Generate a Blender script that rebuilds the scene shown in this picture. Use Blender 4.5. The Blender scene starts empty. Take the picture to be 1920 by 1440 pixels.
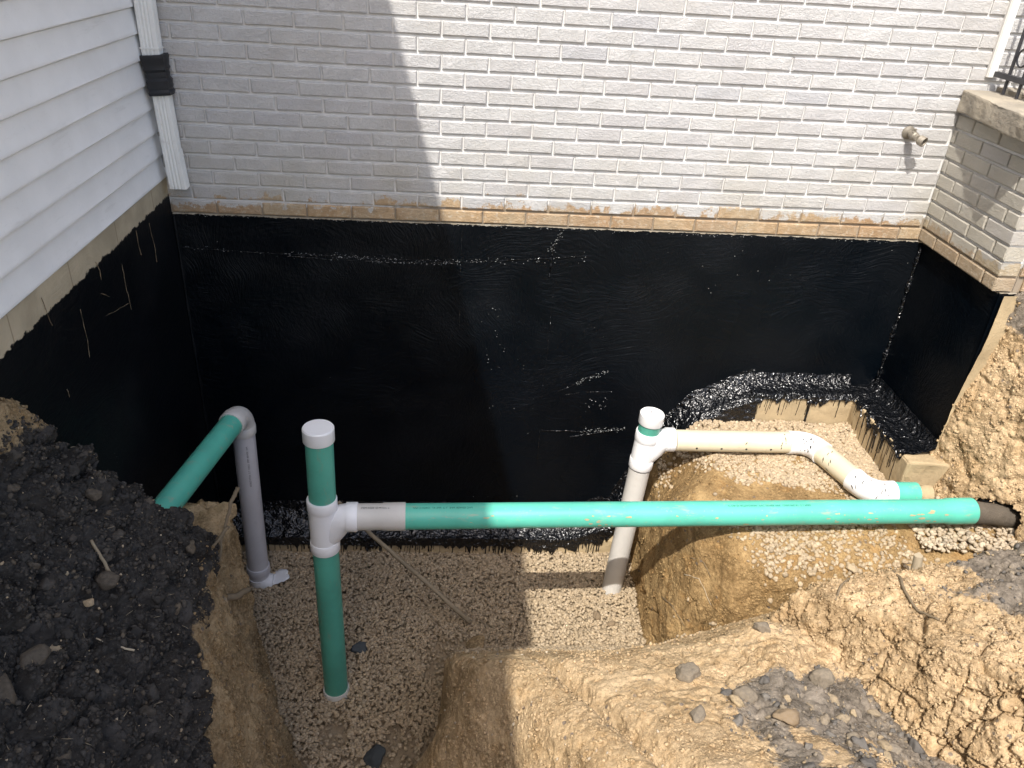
import bpy, math, random
import numpy as np
from mathutils import Vector, Matrix
from mathutils.bvhtree import BVHTree
import openvdb

S = bpy.context.scene
COL = S.collection
# ------------------------------------------------------------------ camera
PITCH, ROLL, YAW = math.radians(29.766), math.radians(-3.778), math.radians(4.927)
CAM = Vector((1.2971, -3.6562, 1.1616))
fwd = Vector((math.sin(YAW)*math.cos(PITCH), math.cos(YAW)*math.cos(PITCH), -math.sin(PITCH)))
rt0 = Vector((math.cos(YAW), -math.sin(YAW), 0)); dn0 = fwd.cross(rt0)
rt = math.cos(ROLL)*rt0 + math.sin(ROLL)*dn0; dn = -math.sin(ROLL)*rt0 + math.cos(ROLL)*dn0
cd = bpy.data.cameras.new('camera'); cam = bpy.data.objects.new('camera', cd); COL.objects.link(cam)
cam.matrix_world = Matrix(((rt.x, -dn.x, -fwd.x, CAM.x), (rt.y, -dn.y, -fwd.y, CAM.y), (rt.z, -dn.z, -fwd.z, CAM.z), (0, 0, 0, 1)))
cd.sensor_width = 36; cd.lens = 36*1500/1920; cd.clip_start = .05; cd.clip_end = 500
S.camera = cam
# ------------------------------------------------------------------ light
SUND = Vector((.255, .68, -1.0)).normalized()
W = bpy.data.worlds.new('World'); S.world = W; W.use_nodes = True
nt = W.node_tree; nt.nodes.clear()
sky = nt.nodes.new('ShaderNodeTexSky'); sky.sky_type = 'NISHITA'; sky.sun_disc = False; sky.dust_density = 3.2; sky.ozone_density = .7
sky.sun_elevation = math.asin(-SUND.z); sky.sun_rotation = math.atan2(-SUND.x, -SUND.y)
bg = nt.nodes.new('ShaderNodeBackground'); bg.inputs[1].default_value = .15
wo = nt.nodes.new('ShaderNodeOutputWorld'); nt.links.new(sky.outputs[0], bg.inputs[0]); nt.links.new(bg.outputs[0], wo.inputs[0])
sl = bpy.data.lights.new('sun', 'SUN'); sl.energy = 3.1; sl.angle = math.radians(.5); sl.color = (1, .95, .88)
so = bpy.data.objects.new('sun', sl); COL.objects.link(so); so.rotation_euler = SUND.to_track_quat('-Z', 'Y').to_euler()
vs = S.view_settings; vs.view_transform = 'Standard'; vs.look = 'None'; vs.exposure = 0.84; vs.gamma = 1; vs.use_curve_mapping = False
S.cycles.max_bounces = 6; S.cycles.diffuse_bounces = 4; S.cycles.glossy_bounces = 3; S.cycles.sample_clamp_indirect = 4

# ------------------------------------------------------------------ numpy noise
def _h(ix, iy, iz, s):
    n = (ix*374761393 + iy*668265263 + iz*1274126177 + s*974711) & 0xffffffff
    n = ((n ^ (n >> 13))*1274126177) & 0xffffffff
    return ((n ^ (n >> 16)) & 0xffff)/65535.0
def vnoise(P, sc, s=0):
    Q = P*sc + 1000.37; i = np.floor(Q).astype(np.int64); f = Q-i; f = f*f*f*(f*(f*6-15)+10)
    r = 0
    for a in (0, 1):
        wa = f[:, 0] if a else 1-f[:, 0]
        for b in (0, 1):
            wb = wa*(f[:, 1] if b else 1-f[:, 1])
            for c in (0, 1):
                r = r + wb*(f[:, 2] if c else 1-f[:, 2])*_h(i[:, 0]+a, i[:, 1]+b, i[:, 2]+c, s)
    return r*2-1
ROT = np.array([[.8, .6, 0], [-.48, .64, .6], [.36, -.48, .8]])
def fbm(P, sc, o=4, s=0, g=.5, rid=False):
    r = np.zeros(len(P)); a = 1.; t = 0; Q = P
    for k in range(o):
        n = vnoise(Q, sc, s+k*7)
        if rid: n = 1-2*np.abs(n)
        r += a*n; t += a; a *= g; sc *= 2.03; Q = Q@ROT
    return r/t
def worley(P, sc, s=0):
    Q = P*sc + 1000.; i = np.floor(Q).astype(np.int64); f = Q-i
    d1 = np.full(len(P), 9.); d2 = np.full(len(P), 9.); cid = np.zeros(len(P))
    for a in (-1, 0, 1):
        for b in (-1, 0, 1):
            for c in (-1, 0, 1):
                x, y, z = i[:, 0]+a, i[:, 1]+b, i[:, 2]+c
                d = (a+_h(x, y, z, s)-f[:, 0])**2 + (b+_h(x, y, z, s+1)-f[:, 1])**2 + (c+_h(x, y, z, s+2)-f[:, 2])**2
                m = d < d1
                d2 = np.where(m, d1, np.minimum(d2, d)); d1 = np.where(m, d, d1); cid = np.where(m, _h(x, y, z, s+3), cid)
    return np.sqrt(d1), np.sqrt(d2), cid
def sst(x, a, b):
    t = np.clip((x-a)/(b-a), 0, 1); return t*t*(3-2*t)

# ------------------------------------------------------------------ materials
class NT:
    def __init__(s, name, rough=.8, spec=.5):
        s.m = bpy.data.materials.new(name); s.m.use_nodes = True; s.t = s.m.node_tree
        s.b = s.t.nodes['Principled BSDF']; s.b.inputs['Roughness'].default_value = rough
        s.b.inputs['Specular IOR Level'].default_value = spec; s.p = s.n('NewGeometry').outputs['Position']
    def n(s, k, **kw):
        o = s.t.nodes.new('ShaderNode'+k)
        for a, v in kw.items(): setattr(o, a, v)
        return o
    def set(s, sock, v):
        if isinstance(v, bpy.types.NodeSocket): s.t.links.new(v, sock)
        elif isinstance(v, (tuple, list)) and len(v) == 3 and sock.type == 'RGBA': sock.default_value = (*v, 1)
        else: sock.default_value = v
    def math(s, op, a, b=0., c=None, clamp=False):
        o = s.n('Math', operation=op, use_clamp=clamp); s.set(o.inputs[0], a); s.set(o.inputs[1], b)
        if c is not None: s.set(o.inputs[2], c)
        return o.outputs[0]
    def noise(s, sc, d=4, r=.55, vec=None, dist=0., off=None):
        o = s.n('TexNoise'); v = vec or s.p
        if off is not None:
            va = s.n('VectorMath', operation='ADD'); s.set(va.inputs[0], v); va.inputs[1].default_value = off; v = va.outputs[0]
        s.set(o.inputs['Vector'], v); o.inputs['Scale'].default_value = sc; o.inputs['Detail'].default_value = d
        o.inputs['Roughness'].default_value = r; o.inputs['Distortion'].default_value = dist; return o.outputs['Fac']
    def vor(s, sc, feat='F1', out='Distance', vec=None, rnd=1.):
        o = s.n('TexVoronoi', feature=feat); s.set(o.inputs['Vector'], vec or s.p); o.inputs['Scale'].default_value = sc
        o.inputs['Randomness'].default_value = rnd; return o.outputs[out]
    def ramp(s, v, a, b, lo=0., hi=1.):
        o = s.n('MapRange'); o.interpolation_type = 'SMOOTHSTEP'; s.set(o.inputs[0], v)
        for k, q in zip((1, 2, 3, 4), (a, b, lo, hi)): s.set(o.inputs[k], q)
        return o.outputs[0]
    def mix(s, f, a, b, mode='MIX'):
        o = s.n('Mix', data_type='RGBA', blend_type=mode); s.set(o.inputs[0], f); s.set(o.inputs[6], a); s.set(o.inputs[7], b); return o.outputs[2]
    def map(s, scale=(1, 1, 1), rot=(0, 0, 0), vec=None):
        o = s.n('Mapping'); s.set(o.inputs[0], vec or s.p); o.inputs['Scale'].default_value = scale; o.inputs['Rotation'].default_value = rot; return o.outputs[0]
    def xyz(s):
        o = s.n('SeparateXYZ'); s.set(o.inputs[0], s.p); return o.outputs
    def attr(s, n): return s.n('Attribute', attribute_name=n).outputs['Fac']
    def col(s, v): s.set(s.b.inputs['Base Color'], v)
    def rough(s, v): s.set(s.b.inputs['Roughness'], v)
    def bump(s, h, dist=.01, st=1., prev=None):
        o = s.n('Bump'); s.set(o.inputs['Height'], h); o.inputs['Distance'].default_value = dist; o.inputs['Strength'].default_value = st
        if prev: s.set(o.inputs['Normal'], prev)
        s.set(s.b.inputs['Normal'], o.outputs[0]); return o.outputs[0]
def add(m, *v):
    r = v[0]
    for q in v[1:]: r = m.math('ADD', r, q)
    return r

def mat_brick(name, paint=(.53, .527, .522), tan=(.36, .24, .13)):
    m = NT(name, .75, .3); X = m.xyz()
    rnd = m.n('ObjectInfo').outputs['Random']
    c = m.mix(m.ramp(m.noise(9), .3, .7), tuple(k*.93 for k in paint), tuple(min(1, k*1.05) for k in paint))
    c = m.mix(m.ramp(m.noise(90, 3), .35, .75, 0, .35), c, (.40, .40, .39))
    c = m.mix(m.ramp(rnd, .0, .45, .45, 0), c, (.43, .42, .43))
    c = m.mix(m.ramp(m.noise(2.6, 5, .65, off=(7, 7, 7)), .45, .72, 0, .35), c, (.42, .40, .36))
    c = m.mix(m.ramp(rnd, .965, .97, 0, .38), c, (.36, .37, .41))
    # bare tan brick under the ragged lower edge of the paint
    line = add(m, X[2], m.math('MULTIPLY', m.noise(11, 6, .75), .26), m.math('MULTIPLY', rnd, .04), m.ramp(X[0], .3, 1.9, -.052, -.098))
    tanc = m.mix(m.ramp(m.noise(30, 5), .3, .75), tan, (tan[0]*1.35, tan[1]*1.4, tan[2]*1.5))
    tanc = m.mix(m.ramp(rnd, .45, .5, 0, .3), tanc, (.27, .15, .09))
    tanc = m.mix(m.ramp(m.noise(60, 4, .7), .52, .66, 0, .55), tanc, (.5, .46, .38))
    c = m.mix(m.ramp(line, .082, .100), tanc, c)
    grime = m.math('MULTIPLY', m.ramp(X[2], .0, .45, 1, 0), m.ramp(m.noise(3.2, 4), .3, .75, 0, .5))
    c = m.mix(grime, c, (.40, .36, .27))
    c = m.mix(m.ramp(m.noise(45, 6, .8, off=(3, 1, 2)), .70, .76, 0, .6), c, (.16, .13, .10))
    m.col(c)
    h = add(m, m.noise(70, 5, .6, dist=.6), m.math('MULTIPLY', m.ramp(m.math('ABSOLUTE', m.math('SUBTRACT', m.noise(1, 4, .6, m.map((38, 38, 80), (0, .5, 0)), .9), .5)), 0, .10), .5), m.math('MULTIPLY', m.noise(260, 2), .25))
    m.bump(h, .0034, .7); return m.m
def mat_mortar():
    m = NT('painted_mortar', .85, .2); X = m.xyz()
    c = m.mix(m.ramp(m.noise(25), .3, .7), (.62, .615, .60), (.70, .695, .68))
    line = add(m, X[2], m.math('MULTIPLY', m.noise(14, 5), .08), m.ramp(X[0], .6, 2.0, .055, 0.))
    c = m.mix(m.ramp(line, .07, .09), (.30, .25, .19), c)
    m.col(c); m.bump(m.noise(150, 4), .002, .5); return m.m
def mat_concrete(name, a, b, bump=.6):
    m = NT(name, .9, .2)
    c = m.mix(m.ramp(m.noise(6, 6), .3, .7), a, b)
    c = m.mix(m.ramp(m.noise(55, 5, .7), .55, .75, 0, .4), c, tuple(k*.55 for k in a))
    m.col(c); m.bump(add(m, m.noise(40, 6, .7), m.math('MULTIPLY', m.noise(220, 2), .3)), .008, bump); return m.m
def mat_tar(left=False):
    m = NT('tar_coating_left' if left else 'tar_coating', .3, .24); X = m.xyz()
    w = m.noise(2.2, 3, .5); 
    v = m.n('VectorMath', operation='ADD'); m.set(v.inputs[0], m.p)
    sc = m.n('VectorMath', operation='SCALE'); nz = m.n('TexNoise'); m.set(nz.inputs['Vector'], m.p); nz.inputs['Scale'].default_value = 1.7
    m.set(sc.inputs[0], nz.outputs['Color']); sc.inputs['Scale'].default_value = .55; m.set(v.inputs[1], sc.outputs[0])
    st1 = m.noise(1, 5, .6, m.map((7, 7, 90), (0, math.radians(12), 0), v.outputs[0]))
    st2 = m.noise(1, 5, .6, m.map((120, 120, 8), (0, math.radians(-8), 0), v.outputs[0]))
    pick = m.ramp(m.noise(1.3, 2), .42, .58)
    h = m.n('Mix', data_type='FLOAT'); m.set(h.inputs[0], pick); m.set(h.inputs[2], st1); m.set(h.inputs[3], st2)
    hh = add(m, h.outputs[0], m.math('MULTIPLY', m.noise(40, 4, .6), .6))
    m.rough(m.ramp(m.noise(1.4, 3), .42, .68, .27 if not left else .45, .55 if not left else .65))
    base = m.mix(m.ramp(w, .35, .7), (.0006, .0018, .0036), (.0014, .0028, .0048))
    # dust specks and sparkle glints, painted as pale dots into the coating colour
    vo = m.n('TexVoronoi'); m.set(vo.inputs['Vector'], m.p); vo.inputs['Scale'].default_value = 60
    cr = m.n('SeparateColor'); m.set(cr.inputs[0], vo.outputs['Color'])
    spk = m.math('MULTIPLY', m.ramp(vo.outputs['Distance'], .06, .12, 1, 0), m.ramp(m.math('ADD', cr.outputs[0], m.math('MULTIPLY', m.noise(2.1, 3), 1.2)), 1.66, 1.70))
    base = m.mix(m.math('MULTIPLY', spk, .85), base, (.55, .56, .52))
    # worn streaks where the grey concrete grins through
    ws = m.ramp(m.noise(1, 6, .75, m.map((60, 60, 7))), .66, .74, 0, .35 if left else .10)
    base = m.mix(m.math('MULTIPLY', ws, m.ramp(m.noise(2.4, 3), .45, .62)), base, (.10, .095, .075))
    if left:
        edge = add(m, X[2], m.math('MULTIPLY', m.noise(16, 6, .75), .085), m.math('MULTIPLY', X[1], -.012))
        k = m.ramp(edge, .056, .060)
        con = m.mix(m.ramp(m.noise(5, 6), .3, .7), (.50, .43, .31), (.36, .31, .22))
        con = m.mix(m.ramp(m.math('ABSOLUTE', m.math('SUBTRACT', m.math('FRACT', m.math('MULTIPLY', X[1], 2.4)), .5)), .0, .012, .6, 0), con, (.12, .09, .05))
    else:
        edge = add(m, X[2], m.math('MULTIPLY', m.noise(20, 5, .7), .030))
        k = m.ramp(edge, -.0600, -.0575)
        con = m.mix(m.ramp(m.noise(30, 5), .3, .7), (.42, .38, .31), (.30, .25, .18))
    m.col(m.mix(k, base, con))
    ro = m.b.inputs['Roughness'].links[0].from_socket
    mr = m.n('Mix', data_type='FLOAT'); m.set(mr.inputs[0], k); m.set(mr.inputs[2], ro); mr.inputs[3].default_value = .9; m.rough(mr.outputs[0])
    m.bump(hh, .006 if not left else .004, .75); return m.m
def mat_wet_tar():
    m = NT('wet_tar', .21, .7)
    m.col(m.mix(m.ramp(m.noise(60), .4, .7), (.0015, .002, .003), (.004, .005, .007)))
    h = add(m, m.math('MULTIPLY', m.noise(26, 2, .5, dist=.8), 1.0), m.math('MULTIPLY', m.noise(75, 1, .5), .42))
    m.bump(h, .020, 1.); return m.m
def mat_plain(name, c, rough=.45, spec=.4, var=.1, dirt=None, bump=.0, dirtamt=.5, axis=(12, 12, 12)):
    m = NT(name, rough, spec)
    k = m.mix(m.ramp(m.noise(7), .3, .7), tuple(v*(1-var) for v in c), tuple(min(1, v*(1+var)) for v in c))
    if dirt:
        k = m.mix(m.ramp(m.noise(1, 6, .75, m.map(axis)), .56, .70, 0, dirtamt), k, dirt)
        k = m.mix(m.ramp(m.noise(90, 4, .7), .62, .72, 0, dirtamt), k, dirt)
    m.col(k)
    if bump: m.bump(m.noise(60, 4), .003, bump)
    return m.m
def mat_soil(name, light, dark, red, top, grey=(.12, .115, .12), wet=.5, fine=1.):
    m = NT(name, .95, .12)
    a = m.ramp(m.noise(4.5, 6, .62), .32, .68)
    c = m.mix(a, dark, light)
    c = m.mix(m.ramp(m.noise(11, 5, .6, off=(5, 2, 7)), .50, .66, 0, .65), c, red)
    c = m.mix(m.ramp(m.noise(48, 4, .7), .40, .72, .0, .55), c, tuple(v*1.28 for v in light))
    c = m.mix(m.ramp(m.noise(130, 3, .7), .5, .68, 0, .55), c, tuple(v*.55 for v in dark))
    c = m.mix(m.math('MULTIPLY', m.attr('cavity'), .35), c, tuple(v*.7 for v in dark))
    g = m.ramp(m.vor(26, 'F1', 'Distance', vec=None), .16, .22, 1, 0)
    c = m.mix(m.math('MULTIPLY', g, m.ramp(m.noise(6, 3, off=(9, 9, 1)), .50, .62, 0, .7)), c, grey)
    tp = m.mix(m.ramp(m.noise(14, 6, .7), .3, .7), tuple(v*.6 for v in top), tuple(v*1.5 for v in top))
    tp = m.mix(m.ramp(m.noise(70, 4, .7), .6, .74, 0, .5), tp, tuple(v*3.2 for v in top))
    k = m.ramp(m.math('ADD', m.attr('topsoil'), m.math('MULTIPLY', m.math('SUBTRACT', m.noise(30, 5, .7), .5), .9)), .42, .60)
    m.col(m.mix(k, c, tp))
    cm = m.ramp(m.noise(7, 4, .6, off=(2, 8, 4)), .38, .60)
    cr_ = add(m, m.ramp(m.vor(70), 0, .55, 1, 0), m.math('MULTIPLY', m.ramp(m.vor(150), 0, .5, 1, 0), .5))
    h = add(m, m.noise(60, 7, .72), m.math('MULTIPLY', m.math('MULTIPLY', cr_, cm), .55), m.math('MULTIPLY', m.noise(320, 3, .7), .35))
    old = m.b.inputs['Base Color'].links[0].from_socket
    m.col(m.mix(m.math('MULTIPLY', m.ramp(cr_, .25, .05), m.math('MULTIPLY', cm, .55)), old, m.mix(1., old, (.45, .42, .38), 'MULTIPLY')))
    m.bump(h, .0085*fine, .85); return m.m
def mat_stones(name, cols, rough=.85):
    m = NT(name, rough, .25)
    r = m.n('NewGeometry').outputs['Random Per Island']
    cr = m.n('ValToRGB'); m.set(cr.inputs[0], r); e = cr.color_ramp.elements
    for i, c in enumerate(cols):
        p = i/(len(cols)-1)
        q = e[i] if i < 2 else e.new(p)
        q.position = p; q.color = (*c, 1)
    c = m.mix(m.ramp(m.noise(120, 4, .7), .3, .75, 0, .5), cr.outputs[0], tuple(v*.55 for v in cols[0]))
    m.col(c); m.bump(m.noise(260, 3, .7), .002, .7); return m.m

M = {}
M['brick'] = mat_brick('painted_brick'); M['wingbrick'] = mat_brick('grey_tan_painted_brick', (.46, .43, .365), (.36, .28, .18))  # porch side bricks get a darker grey-tan paint than the main wall
M['mortar'] = mat_mortar(); M['tar'] = mat_tar(); M['tarL'] = mat_tar(True); M['wet'] = mat_wet_tar()
M['siding'] = mat_plain('white_vinyl', (.82, .825, .82), .45, .4, .03, (.40, .40, .37), .1, .22, (3, 2, 14))
M['white'] = mat_plain('white_pvc', (.80, .80, .80), .35, .45, .02, (.55, .50, .42), 0, .15)
M['metal_white'] = mat_plain('white_painted_metal', (.74, .75, .73), .4, .4, .04, (.20, .13, .08), .15, .22)
M['green'] = mat_plain('green_pvc', (.10, .475, .36), .36, .4, .08, (.42, .38, .26), .05, .5, (8, 30, 30))
M['greend'] = mat_plain('dull_green_pvc', (.085, .35, .265), .42, .4, .1, (.26, .25, .18), .05, .45, (20, 20, 6))
M['grey'] = mat_plain('grey_pvc', (.56, .545, .555), .4, .4, .05, (.3, .28, .26), .05, .2)
M['lgrey'] = mat_plain('light_grey_pvc', (.60, .58, .54), .4, .4, .05, (.42, .36, .27), .05, .25)
M['cream'] = mat_plain('cream_pvc', (.64, .575, .42), .42, .4, .06, (.42, .34, .22), .05, .3)
M['speck'] = mat_plain('grit_speck', (.30, .31, .30), .5, .5)  # pale grey painted in for glints on the tar seams
M['black'] = mat_plain('black_rubber', (.018, .019, .022), .5, .4, .2, None, .2)
M['ink'] = mat_plain('black_ink', (.02, .02, .02), .6, .2)
M['inkg'] = mat_plain('green_black_ink', (.006, .10, .075), .6, .2)
M['smear'] = mat_plain('orange_smear', (.45, .36, .22), .8, .1)
M['iron'] = mat_plain('black_iron', (.03, .03, .035), .45, .5, .2)
M['bronze'] = mat_plain('weathered_brass', (.30, .27, .22), .55, .5, .15, (.45, .43, .4), .3); M['bronze'].node_tree.nodes['Principled BSDF'].inputs['Metallic'].default_value = .5
M['slab'] = mat_concrete('porch_concrete', (.42, .37, .29), (.30, .27, .22), .9)
M['foot'] = mat_concrete('footing_concrete', (.46, .36, .22), (.36, .28, .17), .5)
M['wood'] = mat_plain('dry_root_bark', (.20, .155, .10), .85, .2, .2, (.1, .07, .05), .5)
M['pale'] = mat_plain('pale_rootlet', (.42, .35, .25), .8, .2, .1)
M['stick'] = mat_plain('grey_pole_bark', (.27, .22, .15), .8, .2, .15, (.12, .1, .07), .3)
M['tile'] = mat_concrete('old_grey_drain_pipe', (.26, .23, .19), (.18, .16, .14), .8)
M['dtile'] = mat_concrete('shaded_drain_tile', (.13, .11, .085), (.08, .068, .055), .8)  # drain pipe grey darkened, its shade put into the colour
M['clay'] = mat_soil('brown_clay', (.60, .448, .275), (.43, .305, .170), (.47, .315, .160), (.20, .17, .135))
M['clayL'] = mat_soil('dull_clay', (.43, .32, .185), (.25, .175, .095), (.35, .235, .115), (.050, .046, .042))
M['shelf'] = mat_soil('ochre_clay', (.42, .29, .14), (.25, .16, .072), (.36, .21, .08), (.17, .145, .11))
M['gravel'] = mat_stones('limestone_gravel', [(.40, .31, .205), (.52, .41, .27), (.31, .245, .165), (.58, .47, .33), (.37, .29, .19), (.48, .37, .24)])
M['gravelw'] = mat_stones('pale_gravel', [(.50, .41, .29), (.38, .30, .21), (.60, .51, .38), (.30, .25, .19)])
M['darkclod'] = mat_stones('topsoil_clods', [(.042, .039, .036), (.068, .062, .055), (.028, .027, .026), (.095, .082, .067), (.052, .048, .045), (.15, .12, .085)], .95)
M['clayclod'] = mat_stones('clay_crumbs', [(.36, .25, .125), (.24, .155, .07), (.44, .31, .16), (.17, .15, .13), (.40, .27, .12), (.11, .105, .11)], .95)
M['greyclod'] = mat_stones('grey_clods', [(.150, .138, .124), (.110, .102, .093), (.20, .18, .155), (.42, .32, .19), (.13, .12, .108)], .95)
M['bluerag'] = mat_plain('blue_grey_clay', (.062, .070, .074), .8, .2, .2, None, .5)
M['bed'] = mat_stones('gravel_bed', [(.32, .25, .165), (.38, .295, .195)])

# ------------------------------------------------------------------ object helpers
def mesh(name, V, F, mat=None, smooth=False):
    me = bpy.data.meshes.new(name); V = np.asarray(V, dtype=np.float32)
    if isinstance(F, np.ndarray):
        k = F.shape[1]; me.vertices.add(len(V)); me.vertices.foreach_set('co', V.ravel())
        me.loops.add(F.size); me.loops.foreach_set('vertex_index', F.astype(np.int32).ravel())
        me.polygons.add(len(F)); me.polygons.foreach_set('loop_start', np.arange(0, F.size, k, dtype=np.int32))
        me.polygons.foreach_set('loop_total', np.full(len(F), k, dtype=np.int32)); me.update(calc_edges=True)
    else:
        me.from_pydata(V.tolist(), [], F); me.update()
    if smooth: me.polygons.foreach_set('use_smooth', np.ones(len(me.polygons), dtype=bool))
    if mat: me.materials.append(mat)
    return me
def tag(o, label=None, cat=None, group=None, kind=None):
    if label: o['label'] = label
    if cat: o['category'] = cat
    if group: o['group'] = group
    if kind: o['kind'] = kind
    return o
def link(name, me, parent=None, world=True, loc=None):
    o = bpy.data.objects.new(name, me); COL.objects.link(o)
    base = Vector((0, 0, 0))
    if parent:
        o.parent = parent
        q = parent
        while q: base += q.location; q = q.parent
    if loc is not None: o.location = Vector(loc)-base
    elif world: o.location = -base
    return o
def thing(name, label, cat, loc=(0, 0, 0), group=None):
    o = bpy.data.objects.new(name, None); COL.objects.link(o); o.location = loc; o.empty_display_size = .1
    return tag(o, label, cat, group)
def box(x0, x1, y0, y1, z0, z1):
    V = [(x, y, z) for x in (x0, x1) for y in (y0, y1) for z in (z0, z1)]
    F = [(0, 1, 3, 2), (4, 6, 7, 5), (0, 4, 5, 1), (2, 3, 7, 6), (0, 2, 6, 4), (1, 5, 7, 3)]
    return V, F
def join(parts):
    V = []; F = []
    for v, f in parts:
        o = len(V); V += [tuple(p) for p in v]; F += [tuple(i+o for i in q) for q in f]
    return V, F
def sweep(path, rad, n=24, caps=True, ref=None):
    P = [Vector(p) for p in path]; R = rad if hasattr(rad, '__len__') else [rad]*len(P)
    V = []; F = []; u = None
    for i, p in enumerate(P):
        t = (P[min(i+1, len(P)-1)]-P[max(i-1, 0)]).normalized()
        if u is None:
            a = Vector(ref) if ref else (Vector((0, 0, 1)) if abs(t.z) < .9 else Vector((1, 0, 0)))
            u = (a-t*a.dot(t)).normalized()
        else: u = (u-t*u.dot(t)).normalized()
        w = t.cross(u)
        for k in range(n):
            g = 2*math.pi*k/n; V.append(p+(u*math.cos(g)+w*math.sin(g))*R[i])
    for i in range(len(P)-1):
        for k in range(n): F.append((i*n+k, i*n+(k+1) % n, (i+1)*n+(k+1) % n, (i+1)*n+k))
    if caps: F.append(tuple(range(n))[::-1]); F.append(tuple(range((len(P)-1)*n, len(P)*n)))
    return [tuple(v) for v in V], F
def lathe(a, b, prof, n=36):
    """prof: list of (t along a->b in metres, radius)"""
    a = Vector(a); b = Vector(b); d = (b-a).normalized()
    # sharp profile: sweep handles tangents poorly when points coincide, so build directly
    u = (Vector((0, 0, 1)) if abs(d.z) < .9 else Vector((1, 0, 0))); u = (u-d*u.dot(d)).normalized(); w = d.cross(u)
    V = []; F = []
    for t, r in prof:
        for k in range(n):
            g = 2*math.pi*k/n; V.append(tuple(a+d*t+(u*math.cos(g)+w*math.sin(g))*r))
    for i in range(len(prof)-1):
        for k in range(n): F.append((i*n+k, i*n+(k+1) % n, (i+1)*n+(k+1) % n, (i+1)*n+k))
    if prof[0][1] > 1e-4: F.append(tuple(range(n))[::-1])
    if prof[-1][1] > 1e-4: F.append(tuple(range((len(prof)-1)*n, len(prof)*n)))
    return V, F
def smooth_sharp(me, ang=35):
    me.polygons.foreach_set('use_smooth', np.ones(len(me.polygons), dtype=bool))
    import bmesh
    bm = bmesh.new(); bm.from_mesh(me)
    for e in bm.edges:
        if len(e.link_faces) == 2 and e.calc_face_angle(0) > math.radians(ang): e.smooth = False
    bm.to_mesh(me); bm.free()
def part(name, VF, mat, parent, sharp=True, label=None):
    me = mesh(name, VF[0], VF[1], mat)
    if sharp: smooth_sharp(me)
    o = link(name, me, parent)
    if label: o['label'] = label
    return o
def wiggle(a, b, n, amp, seed, sag=0.):
    r = random.Random(seed); a = Vector(a); b = Vector(b); P = []; off = Vector((0, 0, 0))
    for i in range(n+1):
        t = i/n; off = off*.75+Vector((r.uniform(-1, 1), r.uniform(-1, 1), r.uniform(-1, 1)))*amp
        P.append(a.lerp(b, t)+off*math.sin(math.pi*min(1, t*1.0+.02))+Vector((0, 0, -sag*4*t*(1-t))))
    return P
ICO_V = []; ICO_F = []
def _ico(sub):
    import bmesh
    bm = bmesh.new(); bmesh.ops.create_icosphere(bm, subdivisions=sub, radius=1); bm.verts.ensure_lookup_table()
    V = np.array([v.co[:] for v in bm.verts]); F = np.array([[v.index for v in f.verts] for f in bm.faces]); bm.free(); return V, F
ICO = {k: _ico(k) for k in (1, 2, 3, 4)}
def facet(V0, rs, n, lo=.60, hi=.98):
    A = rs.normal(0, 1, (n, 3)); A /= np.linalg.norm(A, axis=1)[:, None]; d = rs.uniform(lo, hi, n); t = V0@A.T
    k = np.where(t > 1e-3, d[None]/np.maximum(t, 1e-3), 9.).min(1); return V0*np.minimum(1.0, k)[:, None]*1.12
def rocks(name, P, Nn, size, mat, sub=1, flat=(.55, .85), seed=0, rough=.28, smooth=False, nvar=28, fac=(.60, .98)):
    """many stones as one mesh"""
    rs = np.random.RandomState(seed); V0, F0 = ICO[sub]; n = len(P)
    var = []
    for i in range(nvar):
        q = facet(V0, rs, 10, *fac)*(1+rough*.6*fbm(V0+i*3.1, 2.2, 2, i)[:, None]+rs.uniform(-.05, .05, (len(V0), 1)))
        q = q*np.array([1, rs.uniform(.62, .95), rs.uniform(*flat)]); var.append(q)
    var = np.array(var)
    vi = rs.randint(0, nvar, n)
    A = np.asarray(Nn, float)+rs.normal(0, .28, (n, 3)); A /= np.linalg.norm(A, axis=1)[:, None]
    B = rs.normal(0, 1, (n, 3)); B -= (B*A).sum(1)[:, None]*A; B /= np.linalg.norm(B, axis=1)[:, None]; Cc = np.cross(A, B)
    Rm = np.stack([B, Cc, A], 2)
    V = np.einsum('nij,nvj->nvi', Rm, var[vi])*np.asarray(size)[:, None, None]+np.asarray(P)[:, None, :]
    F = F0[None]+(np.arange(n)*len(V0))[:, None, None]
    return link(name, mesh(name, V.reshape(-1, 3), F.reshape(-1, 3), mat, smooth))
def one_rock(name, loc, s, mat, label, cat='stone', seed=1, flat=(.6, .85), group=None, rough=.35, sub=4):
    V0, F0 = ICO[sub]; rs = np.random.RandomState(seed)
    q = facet(V0, rs, 12, .55, .95)*(1+rough*.45*fbm(V0+seed*3.1, 1.6, 5, seed, .6)[:, None]-.10*(worley(V0+seed, 2.6, seed)[0][:, None]))*np.array([1, rs.uniform(.7, .95), rs.uniform(*flat)])
    a = rs.uniform(0, 6.28); c, s_ = math.cos(a), math.sin(a); q = q@np.array([[c, s_, 0], [-s_, c, 0], [0, 0, 1]])
    o = link(name, mesh(name, q*s, F0, mat, False), loc=loc); o.rotation_euler = (rs.uniform(-.4, .4), rs.uniform(-.4, .4), 0)
    return tag(o, label, cat, group)
def text_mesh(txt, size):
    cu = bpy.data.curves.new('t', 'FONT'); cu.body = txt; cu.size = size; cu.resolution_u = 2
    o = bpy.data.objects.new('t', cu); COL.objects.link(o)
    me = bpy.data.meshes.new_from_object(o.evaluated_get(bpy.context.evaluated_depsgraph_get()))
    V = np.array([v.co[:] for v in me.vertices]); F = [tuple(p.vertices) for p in me.polygons]
    bpy.data.objects.remove(o); bpy.data.meshes.remove(me); return V, F
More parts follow.
